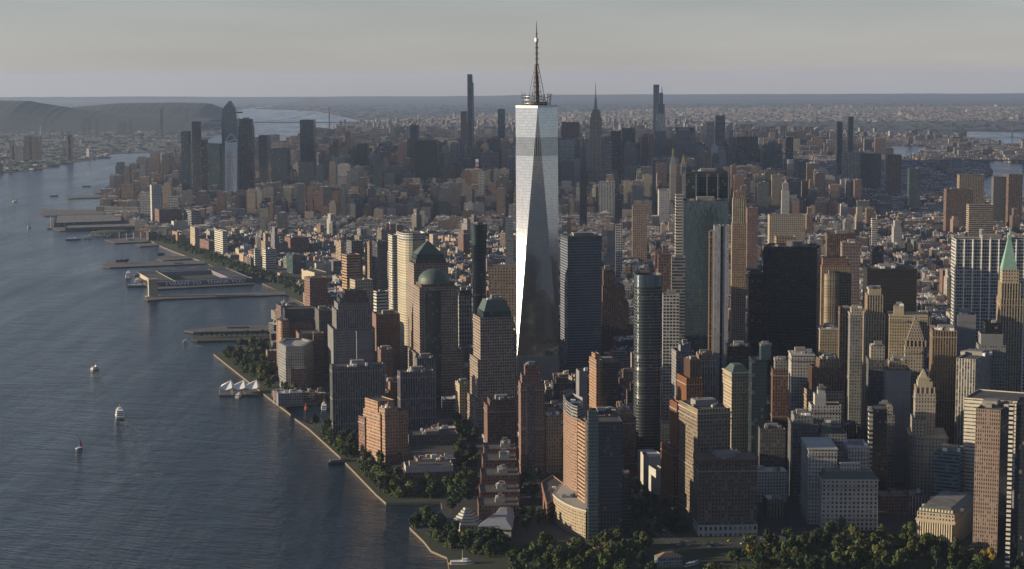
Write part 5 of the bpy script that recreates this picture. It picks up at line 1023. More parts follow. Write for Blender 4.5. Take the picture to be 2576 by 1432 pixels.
grove([(1036, 1326), (1070, 1306), (1115, 1300), (1130, 1345), (1210, 1366), (1290, 1372), (1240, 1408), (1140, 1392), (1090, 1372), (1062, 1345)], 28, 7.5, 'dark green tree around the hexagonal museum by the water', 'trees around the museum', [1, 0, 0, 5], 1.1, 1.5, 3)
grove([(1110, 1262), (1118, 1225), (1150, 1218), (1190, 1222), (1186, 1290), (1130, 1300)], 12, 7.5, 'sunlit willow green tree at the head of the small cove', 'trees at the cove head', [3, 2, 0, 1], 1.2, 1.7, 4)
grove([(905, 1180), (930, 1150), (962, 1180), (1000, 1224), (1105, 1224), (1108, 1256), (975, 1258), (950, 1236)], 30, 7.5, 'dark esplanade tree in front of the low brick penthouse block', 'esplanade trees by the cove', [2, 1, .1, 5], 1.15, 1.65, 5)
grove([(790, 1080), (835, 1066), (850, 1095), (900, 1110), (905, 1160), (880, 1168), (862, 1146)], 20, 7.5, 'dark esplanade tree below the boat basin apartment slab', 'esplanade trees by the basin', [2, .5, 0, 5], 1.1, 1.6, 6)
grove([(548, 890), (580, 880), (690, 874), (697, 990), (672, 986), (610, 938)], 48, 8.5, 'park tree on the grassy river point left of the grey five sided office', 'trees on the river point', [3, 1.5, .1, 4], 1.2, 1.7, 7)
grove([(676, 996), (700, 988), (780, 992), (826, 1006), (800, 1010), (714, 1018)], 8, 7.5, 'dark tree between the grey five sided office and the boat basin', 'trees north of the basin', [2, 0, 0, 5], 1.1, 1.5, 8)
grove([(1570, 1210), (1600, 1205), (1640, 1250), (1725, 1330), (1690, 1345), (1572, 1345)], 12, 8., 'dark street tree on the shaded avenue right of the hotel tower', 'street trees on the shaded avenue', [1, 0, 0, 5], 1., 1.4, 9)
b = MB(); rg = random.Random(77)
for px, n in (([(1780, 1425), (1900, 1372), (2060, 1352), (2300, 1352), (2400, 1396), (2600, 1445), (2600, 1470), (1770, 1470)], 190), ([(1285, 1395), (1330, 1378), (1560, 1364), (1600, 1376), (1640, 1402), (1640, 1470), (1280, 1470)], 90), ([(1040, 1326), (1070, 1308), (1112, 1302), (1130, 1350), (1290, 1374), (1240, 1404), (1140, 1388)], 60),
    ([(1140, 1062), (1200, 1058), (1196, 1225), (1152, 1216)], 40), ([(548, 892), (580, 882), (690, 876), (697, 988), (672, 984), (612, 938)], 90), ([(905, 1182), (930, 1152), (962, 1182), (1000, 1226), (1105, 1226), (1106, 1252), (975, 1254), (950, 1234)], 60), ([(792, 1082), (835, 1068), (850, 1096), (900, 1112), (905, 1160), (880, 1166), (862, 1146)], 40), ([(1572, 1215), (1600, 1210), (1640, 1255), (1722, 1330), (1690, 1343), (1574, 1343)], 30)):
    P_ = [U(*p) for p in px]; xs = [p[0] for p in P_]; ys = [p[1] for p in P_]; c = 0
    while c < n:
        x, y = rg.uniform(min(xs), max(xs)), rg.uniform(min(ys), max(ys))
        if not pip(x, y, P_): continue
        c += 1
        if any(pip(x, y, inset(h[0], -4)) for h in HEROES if abs(h[1] - y) < 120): continue
        rr_, zz_ = rg.uniform(3, 5.5), rg.uniform(4, 7.5)
        for i in range(110):
            d = Vector((rg.gauss(0, 1), rg.gauss(0, 1), rg.gauss(0, .8))).normalized(); q = Vector((x + d.x * rr_ * rg.uniform(.6, 1.1), y + d.y * rr_ * rg.uniform(.6, 1.1), max(2.7, zz_ + d.z * 4))); e = (d + Vector((rg.gauss(0, .5), rg.gauss(0, .5), .3))).orthogonal().normalized(); f_ = d.cross(e); z_ = rg.uniform(.5, .95)
            b.face([q - e * z_ - f_ * z_, q + e * z_ - f_ * z_ * .8, q + e * z_ + f_ * z_, q - e * z_ * .7 + f_ * z_])
tag(b.build('park_undergrowth', LEAF[0]), 'low dark green growth filling the parks between the trees', None, None, 'stuff')
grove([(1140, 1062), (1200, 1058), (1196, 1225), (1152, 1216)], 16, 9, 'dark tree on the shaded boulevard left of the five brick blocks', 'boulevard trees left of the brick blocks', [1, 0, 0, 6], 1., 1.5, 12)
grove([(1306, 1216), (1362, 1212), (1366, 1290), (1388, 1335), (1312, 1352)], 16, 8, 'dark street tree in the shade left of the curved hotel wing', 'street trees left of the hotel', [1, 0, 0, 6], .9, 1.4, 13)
# (the northern riverside trees are too far to count)
b = MB(); rg = random.Random(5)
tl = [U(*p) for p in [(385, 604), (440, 626), (500, 648), (560, 674), (640, 698), (720, 730), (770, 756)]]; tl2 = [U(*p) for p in [(405, 596), (470, 618), (540, 642), (620, 672), (700, 698), (770, 722), (800, 740)]]
for k in range(len(tl) - 1):
    for j in range(46):
        s, t = rg.random(), rg.random(); p = Vector(tl[k]).lerp(Vector(tl[k + 1]), s).lerp(Vector(tl2[k]).lerp(Vector(tl2[k + 1]), s), t * .9 + .08)
        for i in range(34):
            d = Vector((rg.gauss(0, 1), rg.gauss(0, 1), rg.gauss(0, 1))).normalized(); q = Vector((p.x + d.x * 5, p.y + d.y * 5, 8 + d.z * 4)); e = d.orthogonal().normalized(); f_ = d.cross(e); z_ = rg.uniform(.9, 1.6)
            b.face([q - e * z_ - f_ * z_, q + e * z_ - f_ * z_, q + e * z_ + f_ * z_, q - e * z_ + f_ * z_])
tag(b.build('riverside_treeline', LEAF[3]), 'long belt of dark trees beside the riverside highway', None, None, 'stuff')
b = MB()
for k in range(7000):    # far greenery over the low land
    y = 8300 + 24000 * rg.random() ** 1.3; x = rg.uniform(-.3, .3) * y
    if pip(x, y, npoly) or (y > 15000 and pip(x, y, land_poly) and not any(pip(x, y, q) for q in RIV)):
        w_ = rg.uniform(18, 60); hgt = rg.uniform(8, 14)
        b.lathe(x, y, [(w_, 2.3), (w_ * .8, hgt * .8), (w_ * .3, hgt), (0, hgt)], 7)
tag(b.build('far_woods', HILLM), 'far dark woods and greenery between the distant houses', None, None, 'stuff')
# ------------------------------------------------------------------ piers, quay walls, boats
def pier(name, label, px, z=2.6, mat=None, rail=True):
    poly = [U(*p, z) for p in px]; a = sum(poly[i - 1][0] * poly[i][1] - poly[i][0] * poly[i - 1][1] for i in range(len(poly)))
    if a < 0: poly = poly[::-1]
    c = centroid(poly); root = empty(name, (*c, 0), label, 'pier'); b = MB(); b.prism(poly, .9, z, 0, 3, 50, None, cap=0); b.build('deck', mat or DECK, root)
    b = MB()
    for i in range(len(poly)):
        p, q = Vector(poly[i - 1]), Vector(poly[i]); n = max(1, min(30, int((q - p).length / 9)))
        for k in range(n): s = p.lerp(q, k / n); b.tube((s.x, s.y, -1), (s.x, s.y, z + .8), .4, n=5)
    b.build('pilings', WOOD, root); return root, poly
pier('park_pier', 'long park pier with lawn mound, third pier up the river', [(257, 670), (275, 673), (517, 663), (512, 656), (270, 660)])
pier('park_pier', 'short green pier beside the long park pier', [(392, 653), (408, 656), (480, 650), (470, 644), (400, 646)])
pier('park_pier', 'twin deck pier in front of the riverside brick complex, upper deck', [(464, 832), (486, 836), (692, 831), (694, 818), (560, 820)])
pier('park_pier', 'lower wooded deck of the twin pier beside the river point', [(482, 852), (495, 858), (640, 855), (692, 848), (690, 841), (520, 842)], mat=GRASS)
pier('walkway_pier', 'thin double walkway pier leading to the square tower in the water', [(361, 748), (371, 756), (413, 752), (720, 741), (716, 733), (413, 743), (400, 741)])
pier('low_pier', 'low empty pier at the north end of the riverside tree belt', [(341, 614), (352, 620), (400, 617), (392, 612)])
pier('dock_pier', 'open dock pier with tall poles north of the tree belt', [(263, 603), (288, 612), (372, 608), (372, 598), (330, 598)])
pier('river_pier', 'dark river pier at the far end of the depot', [(98, 533), (112, 543), (260, 541), (262, 528), (110, 527)])
pier('river_pier', 'narrow far pier beyond the depot', [(167, 494), (172, 500), (275, 496), (275, 490)])
pier('river_pier', 'farthest pier with a pale shed roof', [(233, 482), (240, 487), (310, 482), (310, 474), (250, 476)])
r_, p_ = pier('shed_pier', 'pier with a long dark teal shed', [(118, 570), (150, 581), (352, 572), (352, 540), (140, 545)])
def shed(root, px, h, mat, name='shed'):
    poly = [U(*p) for p in px]; block(root, name, poly, 2.5, h, mat, RG, 6., 6.)
shed(r_, [(136, 572), (305, 566), (305, 548), (140, 552)], 16, W['dteal']); shed(r_, [(164, 580), (330, 575), (330, 568), (164, 573)], 10, W['teal'], 'low_shed')
rg = random.Random(44)
for px0, py0, px1, py1, n, lab, grp in ((292, 664, 322, 662, 7, 'dark tree on the long park pier', 'trees on the long park pier'), (396, 648, 412, 647, 4, 'dark tree on the short green pier', 'trees on the short green pier'), (500, 850, 680, 845, 14, 'tree on the lower wooded deck of the twin pier', 'trees on the wooded deck')):
    for k in range(n):
        t = (k + .5) / n; x, y = U(px0 + (px1 - px0) * t, py0 + (py1 - py0) * t + rg.uniform(-1, 1), 2.6); tree(x, y, rg.uniform(.6, 1.0), lab, grp, 3, rg, 2.6)
for px, py, L_, lab in ((600, 826, 40, 'long low canopy on the upper deck of the twin pier'), (450, 664, 22, 'small pavilion on the long park pier'), (330, 605, 16, 'small hut on the open dock pier'), (560, 747 - 1, 26, 'low shelter on the thin walkway pier')):
    x, y = U(px, py, 2.6); rt_ = empty('pavilion', (x, y, 2.6), lab, 'pavilion'); b = MB(); b.box(x, y, 2.6, L_, 6, 3.4, R(6)); b.build('wall', PENT, rt_); b = MB(); b.box(x, y, 6., L_ + 2, 8, .5, R(6)); b.build('roof', METAL, rt_)
r_, p_ = pier('arena_pier', 'big square pier with a courtyard and large white lettering on its wall', [(382, 730), (400, 727), (640, 714), (575, 680), (337, 690)], z=3.)
SW, SE, NE, NW = U(393, 722), U(636, 711), U(568, 683), U(345, 694); hp = 12.5
blk = lambda a, b_, t: [tuple(Vector(a)), tuple(Vector(b_)), tuple(Vector(b_) + t), tuple(Vector(a) + t)]
vv = (Vector(NW) - Vector(SW)).normalized(); uu = (Vector(SE) - Vector(SW)).normalized()
for nm, q in (('south_shed', blk(SW, SE, vv * 38)), ('west_shed', [SW, tuple(Vector(SW) + uu * 45), tuple(Vector(NW) + uu * 45), NW]), ('north_shed', blk(tuple(Vector(NW) - vv * 40), tuple(Vector(NE) - vv * 40), vv * 38)), ('east_shed', [tuple(Vector(SE) - uu * 45), SE, NE, tuple(Vector(NE) - uu * 45)])):
    k = {'south_shed': 0, 'west_shed': -.25, 'north_shed': -.4, 'east_shed': -.6}[nm]; block(r_, nm, q, 2.9, hp + k, W['creampl'] if nm == 'west_shed' else W['plainp'], RD, 6., 5.)  # west shed painted cream to imitate its sunlit face
court = inset([SW, SE, NE, NW], 44); b = MB(); b.face([(*p, 3.3) for p in court]); b.build('court_field', GRASS, r_)
m_ = (Vector(SW) + Vector(SE)) / 2; ang = math.atan2(uu.y, uu.x); nn = Vector((uu.y, -uu.x))
text(r_, 'wall_lettering', 'I WANT TO   THANK YOU', (m_.x + nn.x * .5 + 2 * uu.x, m_.y + nn.y * .5, 7.6), 10.5, ang, WHITE, .15, 1.42)
x, y = U(385, 746); rt_ = empty('vent_tower', (x, y, 0), 'square tan ventilation tower standing in the water at the end of the walkway', 'tower'); zt = AT(385, 703, y)[2]
b = MB(); b.box(x, y, .5, 19, 17, zt - .5, R(18)); b.build('shaft', W['creampl'], rt_); b = MB(); b.box(x, y, .2, 30, 24, 3.2, R(18)); b.build('base', CONC, rt_); b = MB(); b.box(x, y, zt, 20, 18, 1.2, R(18)); b.build('cap', CONC, rt_)
for k, (px, py) in enumerate([(300, 600), (318, 602), (336, 601), (354, 600)]):
    x, y = U(px, py); b = MB(); b.tube((x, y, 0), (x, y, 20), .6); tag(b.build('mooring_pole', WHITE), 'tall mooring pole on the open dock pier', 'pole', 'poles on the open dock pier')
b = MB(); c = U(282, 590)
rt_ = empty('planter_island', (*c, 0), 'small park island raised on pale tulip shaped columns', 'island park')
for k in range(46):
    t = k / 46; x, y = c[0] + 62 * math.cos(t * 6.28) * rg.uniform(.3, 1), c[1] + 45 * math.sin(t * 6.28) * rg.uniform(.3, 1); hh = rg.uniform(5, 13); b.tube((x, y, 0), (x, y, hh * .6), .7, 1.2, 6); b.tube((x, y, hh * .6), (x, y, hh), 1.2, 6, 6)
b.build('columns', CONC, rt_); b = MB(); b.lathe(*c, [(60, 10), (48, 13), (20, 15), (0, 15)], 20); b.build('lawn', GRASS, rt_)
HULLW = simple('white_hull', (.72, .71, .68), .4, 0, .06); HULLD = simple('dark_hull', (.03, .035, .05), .45); WIND = simple('boat_window', (.02, .03, .04), .15); RED = simple('red_paint', (.42, .06, .05), .5); YEL = simple('yellow_paint', (.55, .38, .06), .5)
def boat(px, py, L, B_, rz, label, decks=2, hull=HULLW, mast=0, name='ferry', cabin=HULLW):
    x, y = U(px, py, 0); root = empty(name, (x, y, 0), label, 'boat'); c, s = math.cos(rz), math.sin(rz)
    T_ = lambda a, e: (x + c * a - s * e, y + s * a + c * e); b = MB()
    pr = [(-.5, -.42), (.2, -.5), (.42, -.25), (.5, 0), (.42, .25), (.2, .5), (-.5, .42)]
    lo, hi = [T_(a * L * .94, e * B_ * .85) for a, e in pr], [T_(a * L, e * B_) for a, e in pr]; fh = .10 * L if L < 20 else 2.6
    b.prism(lo, -.3, fh, 0, 3, 9, None, poly2=hi, cap=0); b.build('hull', hull, root); z = fh - .02
    for k in range(decks):
        k0 = .88 - .05 * k; q = [T_((a - .04) * L * k0 * .86, e * B_ * k0 * .92) for a, e in pr]; h = 2.4
        b = MB(); b.prism(q, z, z + h * .34, 0, 3, 9, None, cap=0); b.prism(inset(q, .12), z + h * .33, z + h * .78, 1, 3, 9, None, cap=1); b.prism(inset(q, -.2), z + h * .77, z + h, 0, 3, 9, None, cap=0); b.build('deck_cabin', [cabin, WIND], root); z += h
    if decks: b = MB(); q = [T_((a * .22 + .12) * L, e * B_ * .4) for a, e in pr]; b.prism(q, z, z + 2.2, 0, 3, 9, None, cap=0); b.build('wheelhouse', cabin, root); z += 2.2
    if mast: b = MB(); b.tube((*T_(.02 * L, 0), z - 2), (*T_(.02 * L, 0), z + mast), .14, .07, 5); b.build('mast', WHITE, root)
    return root, T_, z
boat(301, 1048, 34, 13, R(104), 'white triple deck ferry heading up the river with a long wake', 3, mast=5)
boat(240, 929, 18, 7, R(60), 'small white passenger boat alone in the middle of the river', 1, HULLW, 4)
boat(323, 698, 60, 15, R(100), 'large white multi deck cruise boat moored at the corner of the lettered pier', 4, mast=4)
boat(344, 711, 40, 10, R(100), 'smaller white cruise boat moored right behind the large one', 2, mast=3)
boat(346, 722, 46, 10, R(8), 'dark hulled boat with white house moored at the lettered pier', 1, HULLD)
boat(815, 1030, 34, 8.5, R(95), 'white motor yacht moored in the boat basin', 2, mast=6, name='yacht')
boat(770, 1032, 14, 4.5, R(110), 'small red and dark workboat in the boat basin', 1, HULLD, 5, name='workboat', cabin=RED)
boat(600, 1000, 22, 7, R(85), 'rounded white commuter ferry docked at the tented landing', 1)
boat(1162, 1424, 26, 10, R(5), 'yellow and white work barge with deck houses at the bottom quay', 1, YEL, 9, name='work_barge', cabin=HULLW)
boat(466, 861, 9, 3.2, R(20), 'tiny white launch off the wooded pier', 1, name='launch')
boat(38, 508, 30, 8, R(70), 'far white boat trailing foam at the left edge', 1); boat(137, 522 - 28, 36, 9, R(10), 'far grey barge out in the upper river', 1, HULLD); boat(218, 470, 40, 9, R(15), 'farthest long boat in the upper river', 1, HULLD)
boat(185, 604, 46, 12, R(8), 'dark moored barge by the dock pier', 1, HULLD); boat(222, 600, 34, 10, R(8), 'white tug moored right of the dark barge', 2)
boat(855, 1166, 30, 9, R(15), 'dark floating landing stage at the esplanade', 1, HULLD, 0, name='landing_stage', cabin=METAL)
def sail(px, py, L, label, sc):
    r, T_, z = boat(px, py, L, L * .3, R(60), label, 0, name='sailboat'); b = MB(); p0, p1 = T_(-.35 * L, 0), T_(.1 * L, 0); H_ = L * 1.35
    t = .06; b.face([(*p0, 1.6), (*p1, 1.6), (p1[0], p1[1], 1.6 + H_)]); b.face([(p0[0], p0[1] + t, 1.6), (p1[0], p1[1] + t, 1.6 + H_), (p1[0], p1[1] + t, 1.6)]); b.build('sail', WHITE, r); b = MB(); b.tube((*p1, 0), (*p1, 2 + H_), .12, .07, 5); b.build('mast', METAL, r)
    p2 = T_(.48 * L, 0); b = MB(); b.face([(*p1, 1.4), (*p2, 1.2), (p1[0], p1[1], H_ * .8)]); b.build('jib', sc, r)
sail(200, 1128, 12, 'small white sailboat with a red jib at lower left', RED); sail(74, 571, 17, 'distant white sailboat at the left edge', WHITE)
r_, T_, z = boat(128, 576, 40, 8, R(75), 'tall masted schooner moored at the end of the teal shed pier', 0, HULLD, 0, 'schooner'); b = MB(); p = T_(0, 0); b.tube((*p, 1), (*p, 42), .4, .2, 5); b.build('mast', WHITE, r_)
WAKE = simple('wake_foam', (.16, .19, .20), .6, 0, .5, .05)
b = MB(); A0 = U(305, 1054, .02); A1 = U(326, 1100, .02); A2 = U(352, 1088, .02)
for k in range(24):
    for s_, E_ in ((0, A1), (1, A2)):
        p = Vector(A0).lerp(Vector(E_), k / 24); q = Vector(A0).lerp(Vector(E_), (k + .7) / 24); w_ = .5 + .05 * k; b.face([(p.x - w_, p.y, .03), (p.x + w_, p.y, .03), (q.x + w_, q.y, .03), (q.x - w_, q.y, .03)])
tag(b.build('boat_wake', WAKE), 'faint forked wake behind the triple deck ferry', None, None, 'stuff')
# tented ferry landing
c = U(600, 996, 0); rt_ = empty('ferry_terminal', (*c, 0), 'floating ferry landing under white peaked tents beside the park', 'ferry landing')
b = MB(); b.box(c[0], c[1] + 14, -.5, 58, 30, 2.3, R(6)); b.build('platform', DECK, rt_)
for k in range(3):
    cx, cy = c[0] - 19 + 18.5 * k, c[1] + 15 + 2 * k; b = MB(); pk = (cx + 5, cy + 6, 19.5)
    e = [(cx - 9.5, cy - 12, 11.5), (cx, cy - 14, 8), (cx + 9.5, cy - 12, 11), (cx + 10.5, cy, 8.5), (cx + 9.5, cy + 12, 11), (cx, cy + 13, 9), (cx - 9.5, cy + 12, 12), (cx - 10, cy, 10)]
    for i in range(8): b.face([e[i], e[(i + 1) % 8], pk])
    b.build('tent_roof', WHITE, rt_)
    b = MB(); b.tube((cx + 5, cy + 6, 1), (cx + 5, cy + 6, 21), .3, n=5)
    b.build('tent_pole', METAL, rt_)
    for dx in (-9, 9): b = MB(); b.tube((cx + dx, cy - 12, 1), (cx + dx, cy - 12, 11.5), .3, n=5); b.build('post', METAL, rt_)
for px, py, h, lab in [(689, 1014, 22, 'white mast on the esplanade left of the basin mouth'), (703, 1020, 18, 'shorter white mast beside the basin mouth')]:
    x, y = U(px, py); b = MB(); b.tube((x, y, 2), (x, y, h), .3, .15, 5); tag(b.build('flagpole', WHITE), lab, 'mast')
x, y = U(2207, 1335); rt_ = empty('flagpole', (x, y, 2.5), 'tall white ship style flagpole with a yard between the stone blocks', 'flagpole'); b = MB(); b.tube((x, y, 2), (x, y, 34), .35, .15, 6); b.build('pole', WHITE, rt_); b = MB(); b.tube((x - 7, y, 22), (x + 7, y, 22), .2, .2, 5); b.build('yard', WHITE, rt_)
# small park buildings, vehicles
x, y = U(1662, 1424); rt_ = empty('boathouse', (x, y, 2.5), 'pale green boathouse with hipped roof among the park trees at the bottom', 'building'); b = MB(); p = FP(1629, 1654, 1716, 1402, y, 12, 10)[0]; b.prism(p, 2.4, 10, 0, 2.6, 3.6, None, cap=0); b.build('walls', mas((.30, .36, .36)), rt_); b = MB(); b.prism(inset(p, -.6), 10, 14, 0, 3, 50, None, poly2=scaled(p, .35), cap=0); b.build('hipped_roof', simple('tan_tiles', (.20, .13, .09), .8), rt_)
for k, (px, py, lab) in enumerate([(1452, 1396, 'round red brick turret near the park trees, left one'), (1500, 1398, 'round red brick turret near the park trees, right one')]):
    x, y = U(px, py); rt_ = empty('brick_turret', (x, y, 2.5), lab, 'turret'); b = MB(); b.lathe(x, y, [(3.2, 2.4), (3.2, 11), (2.7, 11), (2.7, 10)], 12); b.build('wall', W['brick'], rt_); b = MB(); b.lathe(x, y, [(2.75, 10), (0, 10.6)], 12); b.build('roof', RD, rt_)
def vehicle(name, lab, cat, grp, x, y, rz, L, B_, H_, col):
    c, s = math.cos(rz), math.sin(rz); T_ = lambda a, e: (x + c * a - s * e, y + s * a + c * e); root = empty(name, (x, y, 2.55), lab, cat, grp)
    b = MB(); q = [T_(a * L, e * B_) for a, e in ((-.5, -.45), (.47, -.45), (.5, 0), (.47, .45), (-.5, .45))]
    b.prism(q, 2.85, 2.85 + H_ * (.45 if H_ < 2 else .42), 0, 3, 9, None, cap=0); b.build('body', col, root)
    k = (-.32, .22) if H_ < 2 else (-.49, .48); q2 = [T_(k[0] * L, -.42 * B_), T_(k[1] * L, -.42 * B_), T_(k[1] * L, .42 * B_), T_(k[0] * L, .42 * B_)]
    b = MB(); b.prism(q2, 2.84 + H_ * .42, 2.85 + H_ * .8, 0, 3, 9, None, poly2=inset(q2, .2 if H_ < 2 else .03), cap=0); b.build('windows', WIND, root); b = MB(); b.prism(inset(q2, .15), 2.84 + H_ * .79, 2.85 + H_ * .86, 0, 3, 9, None, cap=0); b.build('roof', col, root)
    for a in (-.3, .3):
        for e in (-.46, .46): b = MB(); p = T_(a * L, e * B_); b.tube((p[0] - s * .1, p[1] + c * .1, 2.9), (p[0] + s * .1, p[1] - c * .1, 2.9), .36, n=8); b.build('wheel', DARKM, root)
CARC = [simple('car_white', (.6, .6, .6), .3), simple('car_black', (.02, .02, .022), .25), simple('car_grey', (.2, .2, .21), .3, .4), simple('car_yellow', (.6, .38, .04), .35), simple('car_red', (.35, .04, .03), .3)]
road = [U(*p) for p in [(1580, 1200), (1604, 1260), (1640, 1320), (1700, 1368), (1790, 1372), (1920, 1358), (2060, 1342), (2230, 1325)]]
bR = MB()
for i in range(len(road) - 1):
    p, q = Vector(road[i]), Vector(road[i + 1]); n_ = (q - p).normalized().orthogonal() * 11; bR.face([(*(p + n_), 2.56), (*(p - n_), 2.56), (*(q - n_), 2.56), (*(q + n_), 2.56)])
for f in range(len(bR.f)):
    pass
tag(bR.build('avenue_road', ASPH), kind='structure')
mk = MB()
for i in range(len(road) - 1):
    p, q = Vector(road[i]), Vector(road[i + 1]); L_ = (q - p).length; v_ = (q - p).normalized(); n_ = v_.orthogonal()
    for o_ in (-5.6, 0, 5.6):
        for k in range(int(L_ / 9)):
            c = p + v_ * (k * 9 + 2) + n_ * o_; mk.face([(*(c - n_ * .12), 2.565), (*(c + v_ * 3 - n_ * .12), 2.565), (*(c + v_ * 3 + n_ * .12), 2.565), (*(c + n_ * .12), 2.565)])
tag(mk.build('road_markings', WHITE), kind='structure')
wk = MB(); rgw = random.Random(3)
for P0, P1, w0, w1, n in (((40, 512), (-10, 640), 6, 26, 260), ((305, 1056), (372, 1200), 1.2, 14, 170), ((226, 471), (300, 474), 3, 10, 60), ((240, 935), (262, 1010), 1, 9, 90), ((470, 862), (500, 872), 1, 3, 14)):
    for k in range(n):
        t = rgw.random() ** 1.4; x, y = U(P0[0] + (P1[0] - P0[0]) * t, P0[1] + (P1[1] - P0[1]) * t, .03); sd = rgw.choice([-1, 1]); x += sd * (w0 + (w1 - w0) * t) * rgw.uniform(.55, 1.05); l_ = rgw.uniform(1, 4) * (1 + y / 4000); h_ = l_ * rgw.uniform(.2, .5)
        wk.face([(x - l_, y - h_, .035), (x + l_, y - h_ * .6, .035), (x + l_ * .7, y + h_, .035), (x - l_ * .8, y + h_ * .7, .035)])
tag(wk.build('wake_foam', WAKE), 'thin broken foam trailing behind the boats', None, None, 'stuff')
rg = random.Random(21)
for k in range(46):
    i = rg.randrange(len(road) - 1); p, q = Vector(road[i]), Vector(road[i + 1]); t = rg.random(); v_ = (q - p).normalized(); s = p.lerp(q, t) + v_.orthogonal() * rg.choice([-7.5, -4, 4, 7.5]); ci = rg.choices(range(5), [4, 3, 3, 3, 1])[0]
    vehicle('parked_car', ('white', 'black', 'grey', 'yellow', 'red')[ci] + ' car on the shaded avenue beside the park', 'car', ('white', 'black', 'grey', 'yellow', 'red')[ci] + ' cars on the shaded avenue', s.x, s.y, math.atan2(v_.y, v_.x) + R(rg.uniform(-2, 2)), 4.6, 1.85, 1.5, CARC[ci])
for k in range(3):
    x, y = U(1732 + 9 * k, 1424 - k * 2); vehicle('coach_bus', ('leftmost', 'middle', 'rightmost')[k] + ' white coach parked by the park boathouse', 'bus', 'parked white coaches', x, y, R(60), 12, 2.6, 3.3, CARC[0])
# cranes
def crane(name, lab, px, py, d, h, jx, jz, mat):
    x, y, z = AT(px, py, d); rt_ = empty(name, (x, y, 2.5), lab, 'crane'); b = MB()
    for dx, dy in ((-.9, -.9), (.9, -.9), (.9, .9), (-.9, .9)): b.tube((x + dx, y + dy, 2.4), (x + dx, y + dy, z), .22, n=4)
    for k in range(int(z / 4)): b.tube((x - .9, y - .9, 2.5 + k * 4), (x + .9, y - .9, 6.5 + k * 4), .14, n=4); b.tube((x - .9, y + .9, 2.5 + k * 4), (x - .9, y - .9, 6.5 + k * 4), .14, n=4)
    b.build('mast', mat, rt_); b = MB(); b.box(x, y, z, 3, 3, 3); b.build('cab', mat, rt_); b = MB()
    for o in (-.6, .6): b.tube((x, y + o, z + 2), (x + jx, y + o, z + jz), .3, n=4)
    for k in range(12): a, e = k / 12, (k + 1) / 12; b.tube((x + jx * a, y - .6, z + 2 + (jz - 2) * a), (x + jx * e, y + .6, z + 2 + (jz - 2) * e), .16, n=4)
    b.build('jib', mat, rt_); b = MB(); b.box(x - jx * .25, y, z + 1, 5, 2.4, 2.4); b.build('counterweight', CONC, rt_)
crane('tower_crane', 'red lattice crane with raised jib between the glass block tower and rounded tower', 1532, 892, 2480, 40, 16, 26, simple('crane_red', (.45, .10, .06), .5))
crane('tower_crane', 'pale luffing crane right of the pyramid topped tower', 1146, 652, 3300, 60, -14, 34, WHITE); crane('tower_crane', 'red crane on the brown exchange block', 1650, 636, 3330, 60, -10, 20, simple('crane_red', (0, 0, 0)))
# ------------------------------------------------------------------ bridges
BR = simple('bridge_steel', (.12, .13, .14), .6, .2)
def suspension(name, lab, A, B_, zt, zd, d, pw, ends):
    """towers at pixel columns A and B_, deck height zd, tower height zt"""
    xa, ya, _ = AT(A, 330, d); xb, yb, _ = AT(B_, 330, d); rt_ = empty(name, ((xa + xb) / 2, d, 2.5), lab, 'bridge'); w_ = pw
    for x in (xa, xb):
        b = MB()
        for dy in (-w_, w_): b.tube((x, d + dy, 0), (x, d + dy, zt), w_ * .45, w_ * .3, 4)
        for zz in (zd, zt * .75, zt - 6): b.tube((x, d - w_, zz), (x, d + w_, zz), w_ * .3, n=4)
        b.build('tower', BR, rt_)
    x0, x1 = xa + ends[0], xb + ends[1]; b = MB(); b.prism([(x0, d - w_ * .9), (x1, d - w_ * .9), (x1, d + w_ * .9), (x0, d + w_ * .9)], zd - 9, zd, 0, 9, 9, None, cap=0); b.build('deck', BR, rt_)
    b = MB(); pts = []
    for k in range(41):
        x = x0 + (x1 - x0) * k / 40
        if xa <= x <= xb: t = (x - xa) / (xb - xa) * 2 - 1; z = zd + 6 + (zt - zd - 6) * t * t
        else: t = (x - x0) / (xa - x0) if x < xa else (x1 - x) / (x1 - xb); z = zd + (zt - zd) * max(0, t) ** 1.3
        pts.append((x, z))
    for (a, za), (c_, zc) in zip(pts, pts[1:]): b.tube((a, d - w_, za), (c_, d - w_, zc), 2., n=4)
    b.build('cable', BR, rt_)
suspension('suspension_bridge', 'far grey suspension bridge across the broad river', 470, 829, 195, 68, 17000, 16, (-300, 330))
suspension('suspension_bridge', 'pale suspension bridge over the strait at the right horizon', 2393, 2547, 96, 44, 14500, 10, (-160, 500))
d = 9350; xa = AT(2262, 405, d)[0]; xb = AT(2700, 405, d)[0]; rt_ = empty('truss_bridge', ((xa + xb) / 2, d, 2.5), 'long dark cantilever truss bridge crossing the right river and its island', 'bridge'); b = MB(); zc = lambda t: 58 + 30 * abs(math.sin(t * 3.14159 * 3.5)) ** 3
b.box((xa + xb) / 2, d, 38, xb - xa, 24, 5)
for k in range(70):
    t0, t1 = k / 70, (k + 1) / 70; a, c_ = xa + (xb - xa) * t0, xa + (xb - xa) * t1; b.tube((a, d - 12, zc(t0)), (c_, d - 12, zc(t1)), 1.3, n=4); b.tube((a, d - 12, 41), (c_, d - 12, zc(t1)), 1., n=4); b.tube((c_, d - 12, 41), (c_, d - 12, zc(t1)), .9, n=4)
b.build('truss', BR, rt_)
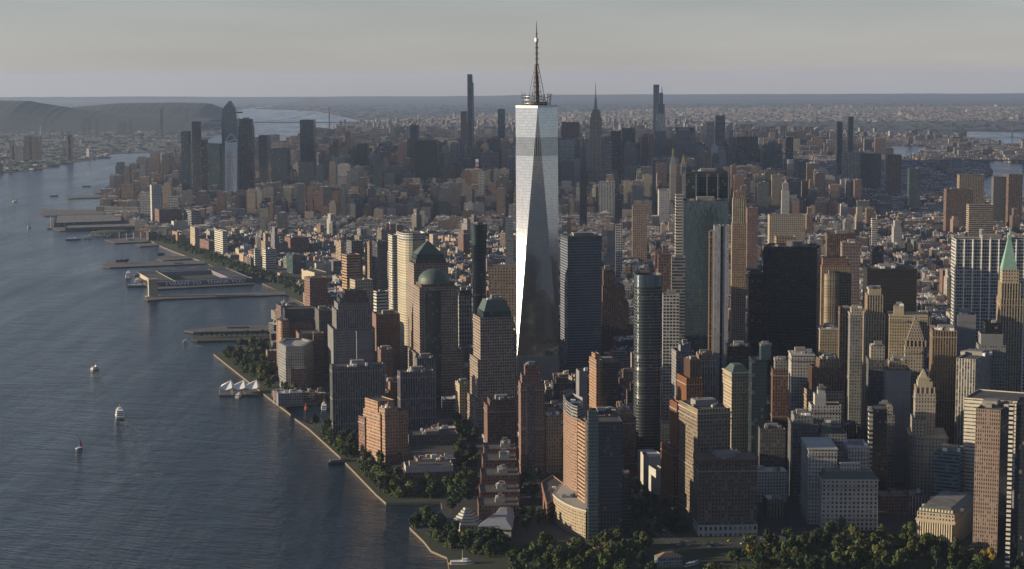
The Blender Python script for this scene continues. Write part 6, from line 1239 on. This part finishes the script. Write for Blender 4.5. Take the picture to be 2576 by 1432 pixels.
for t in (.14, .43, .72, .99): b = MB(); b.box(xa + (xb - xa) * t, d, 0, 10, 22, 40); b.build('pier_tower', CONC, rt_)
# island estates, tower blocks on the far right shore
isl = [U(*p) for p in [(2330, 412), (2350, 420), (2372, 436), (2400, 446), (2452, 451), (2484, 441), (2486, 432), (2470, 410)]]
b = MB()
for k in range(420):
    x, y = rg.uniform(min(p[0] for p in isl), max(p[0] for p in isl)), rg.uniform(min(p[1] for p in isl), max(p[1] for p in isl))
    if pip(x, y, isl): b.lathe(x, y, [(9, 2), (10, 8), (5, 13), (0, 14)], 6)
tag(b.build('island_woods', LEAF[3]), 'dark trees covering the tip of the narrow river island', None, None, 'stuff')
# ------------------------------------------------------------------ clouds out of view in the west, added to shade midtown
SHADECLOUDM = simple('shade_cloud_grey', (.8, .8, .8), 1., 0, .05, .001)
rg = random.Random(8)
for k, (x, y, r1, r2) in enumerate([(-6900, 7100, 1500, 600), (-7400, 8400, 1700, 600)]):
    b = MB()
    for j in range(16):
        a, q = rg.uniform(0, 6.28), rg.random() ** .5; cx, cy = x + math.cos(a) * q * r1, y + math.sin(a) * q * r2; R_ = rg.uniform(260, 520)
        b.lathe(cx, cy, [(R_ * math.sin(t * math.pi / 8), 1700 - R_ * .45 * math.cos(t * math.pi / 8) + rg.uniform(-20, 20)) for t in range(9)], 14)
    tag(b.build('shade_cloud', SHADECLOUDM, None, True), 'unseen grey cloudbank over the far shore, added to shade midtown', None, None, 'structure')
# ------------------------------------------------------------------ air
b = MB(); b.box(0, (FAR + 60 - 6000) / 2, -3, 70000, FAR + 60 + 6000, 3 + 575); hz = b.build('haze', [])
m = bpy.data.materials.new('haze'); m.use_nodes = True; t = m.node_tree; t.nodes.clear(); out = t.nodes.new('ShaderNodeOutputMaterial'); pv = t.nodes.new('ShaderNodeVolumePrincipled')
pv.inputs['Color'].default_value = (.56, .72, 1., 1); pv.inputs['Density'].default_value = 1 / 62000; pv.inputs['Anisotropy'].default_value = .25
t.links.new(pv.outputs[0], out.inputs['Volume']); hz.data.materials.append(m); tag(hz, 'thin blue grey haze over the whole city', None, None, 'stuff')
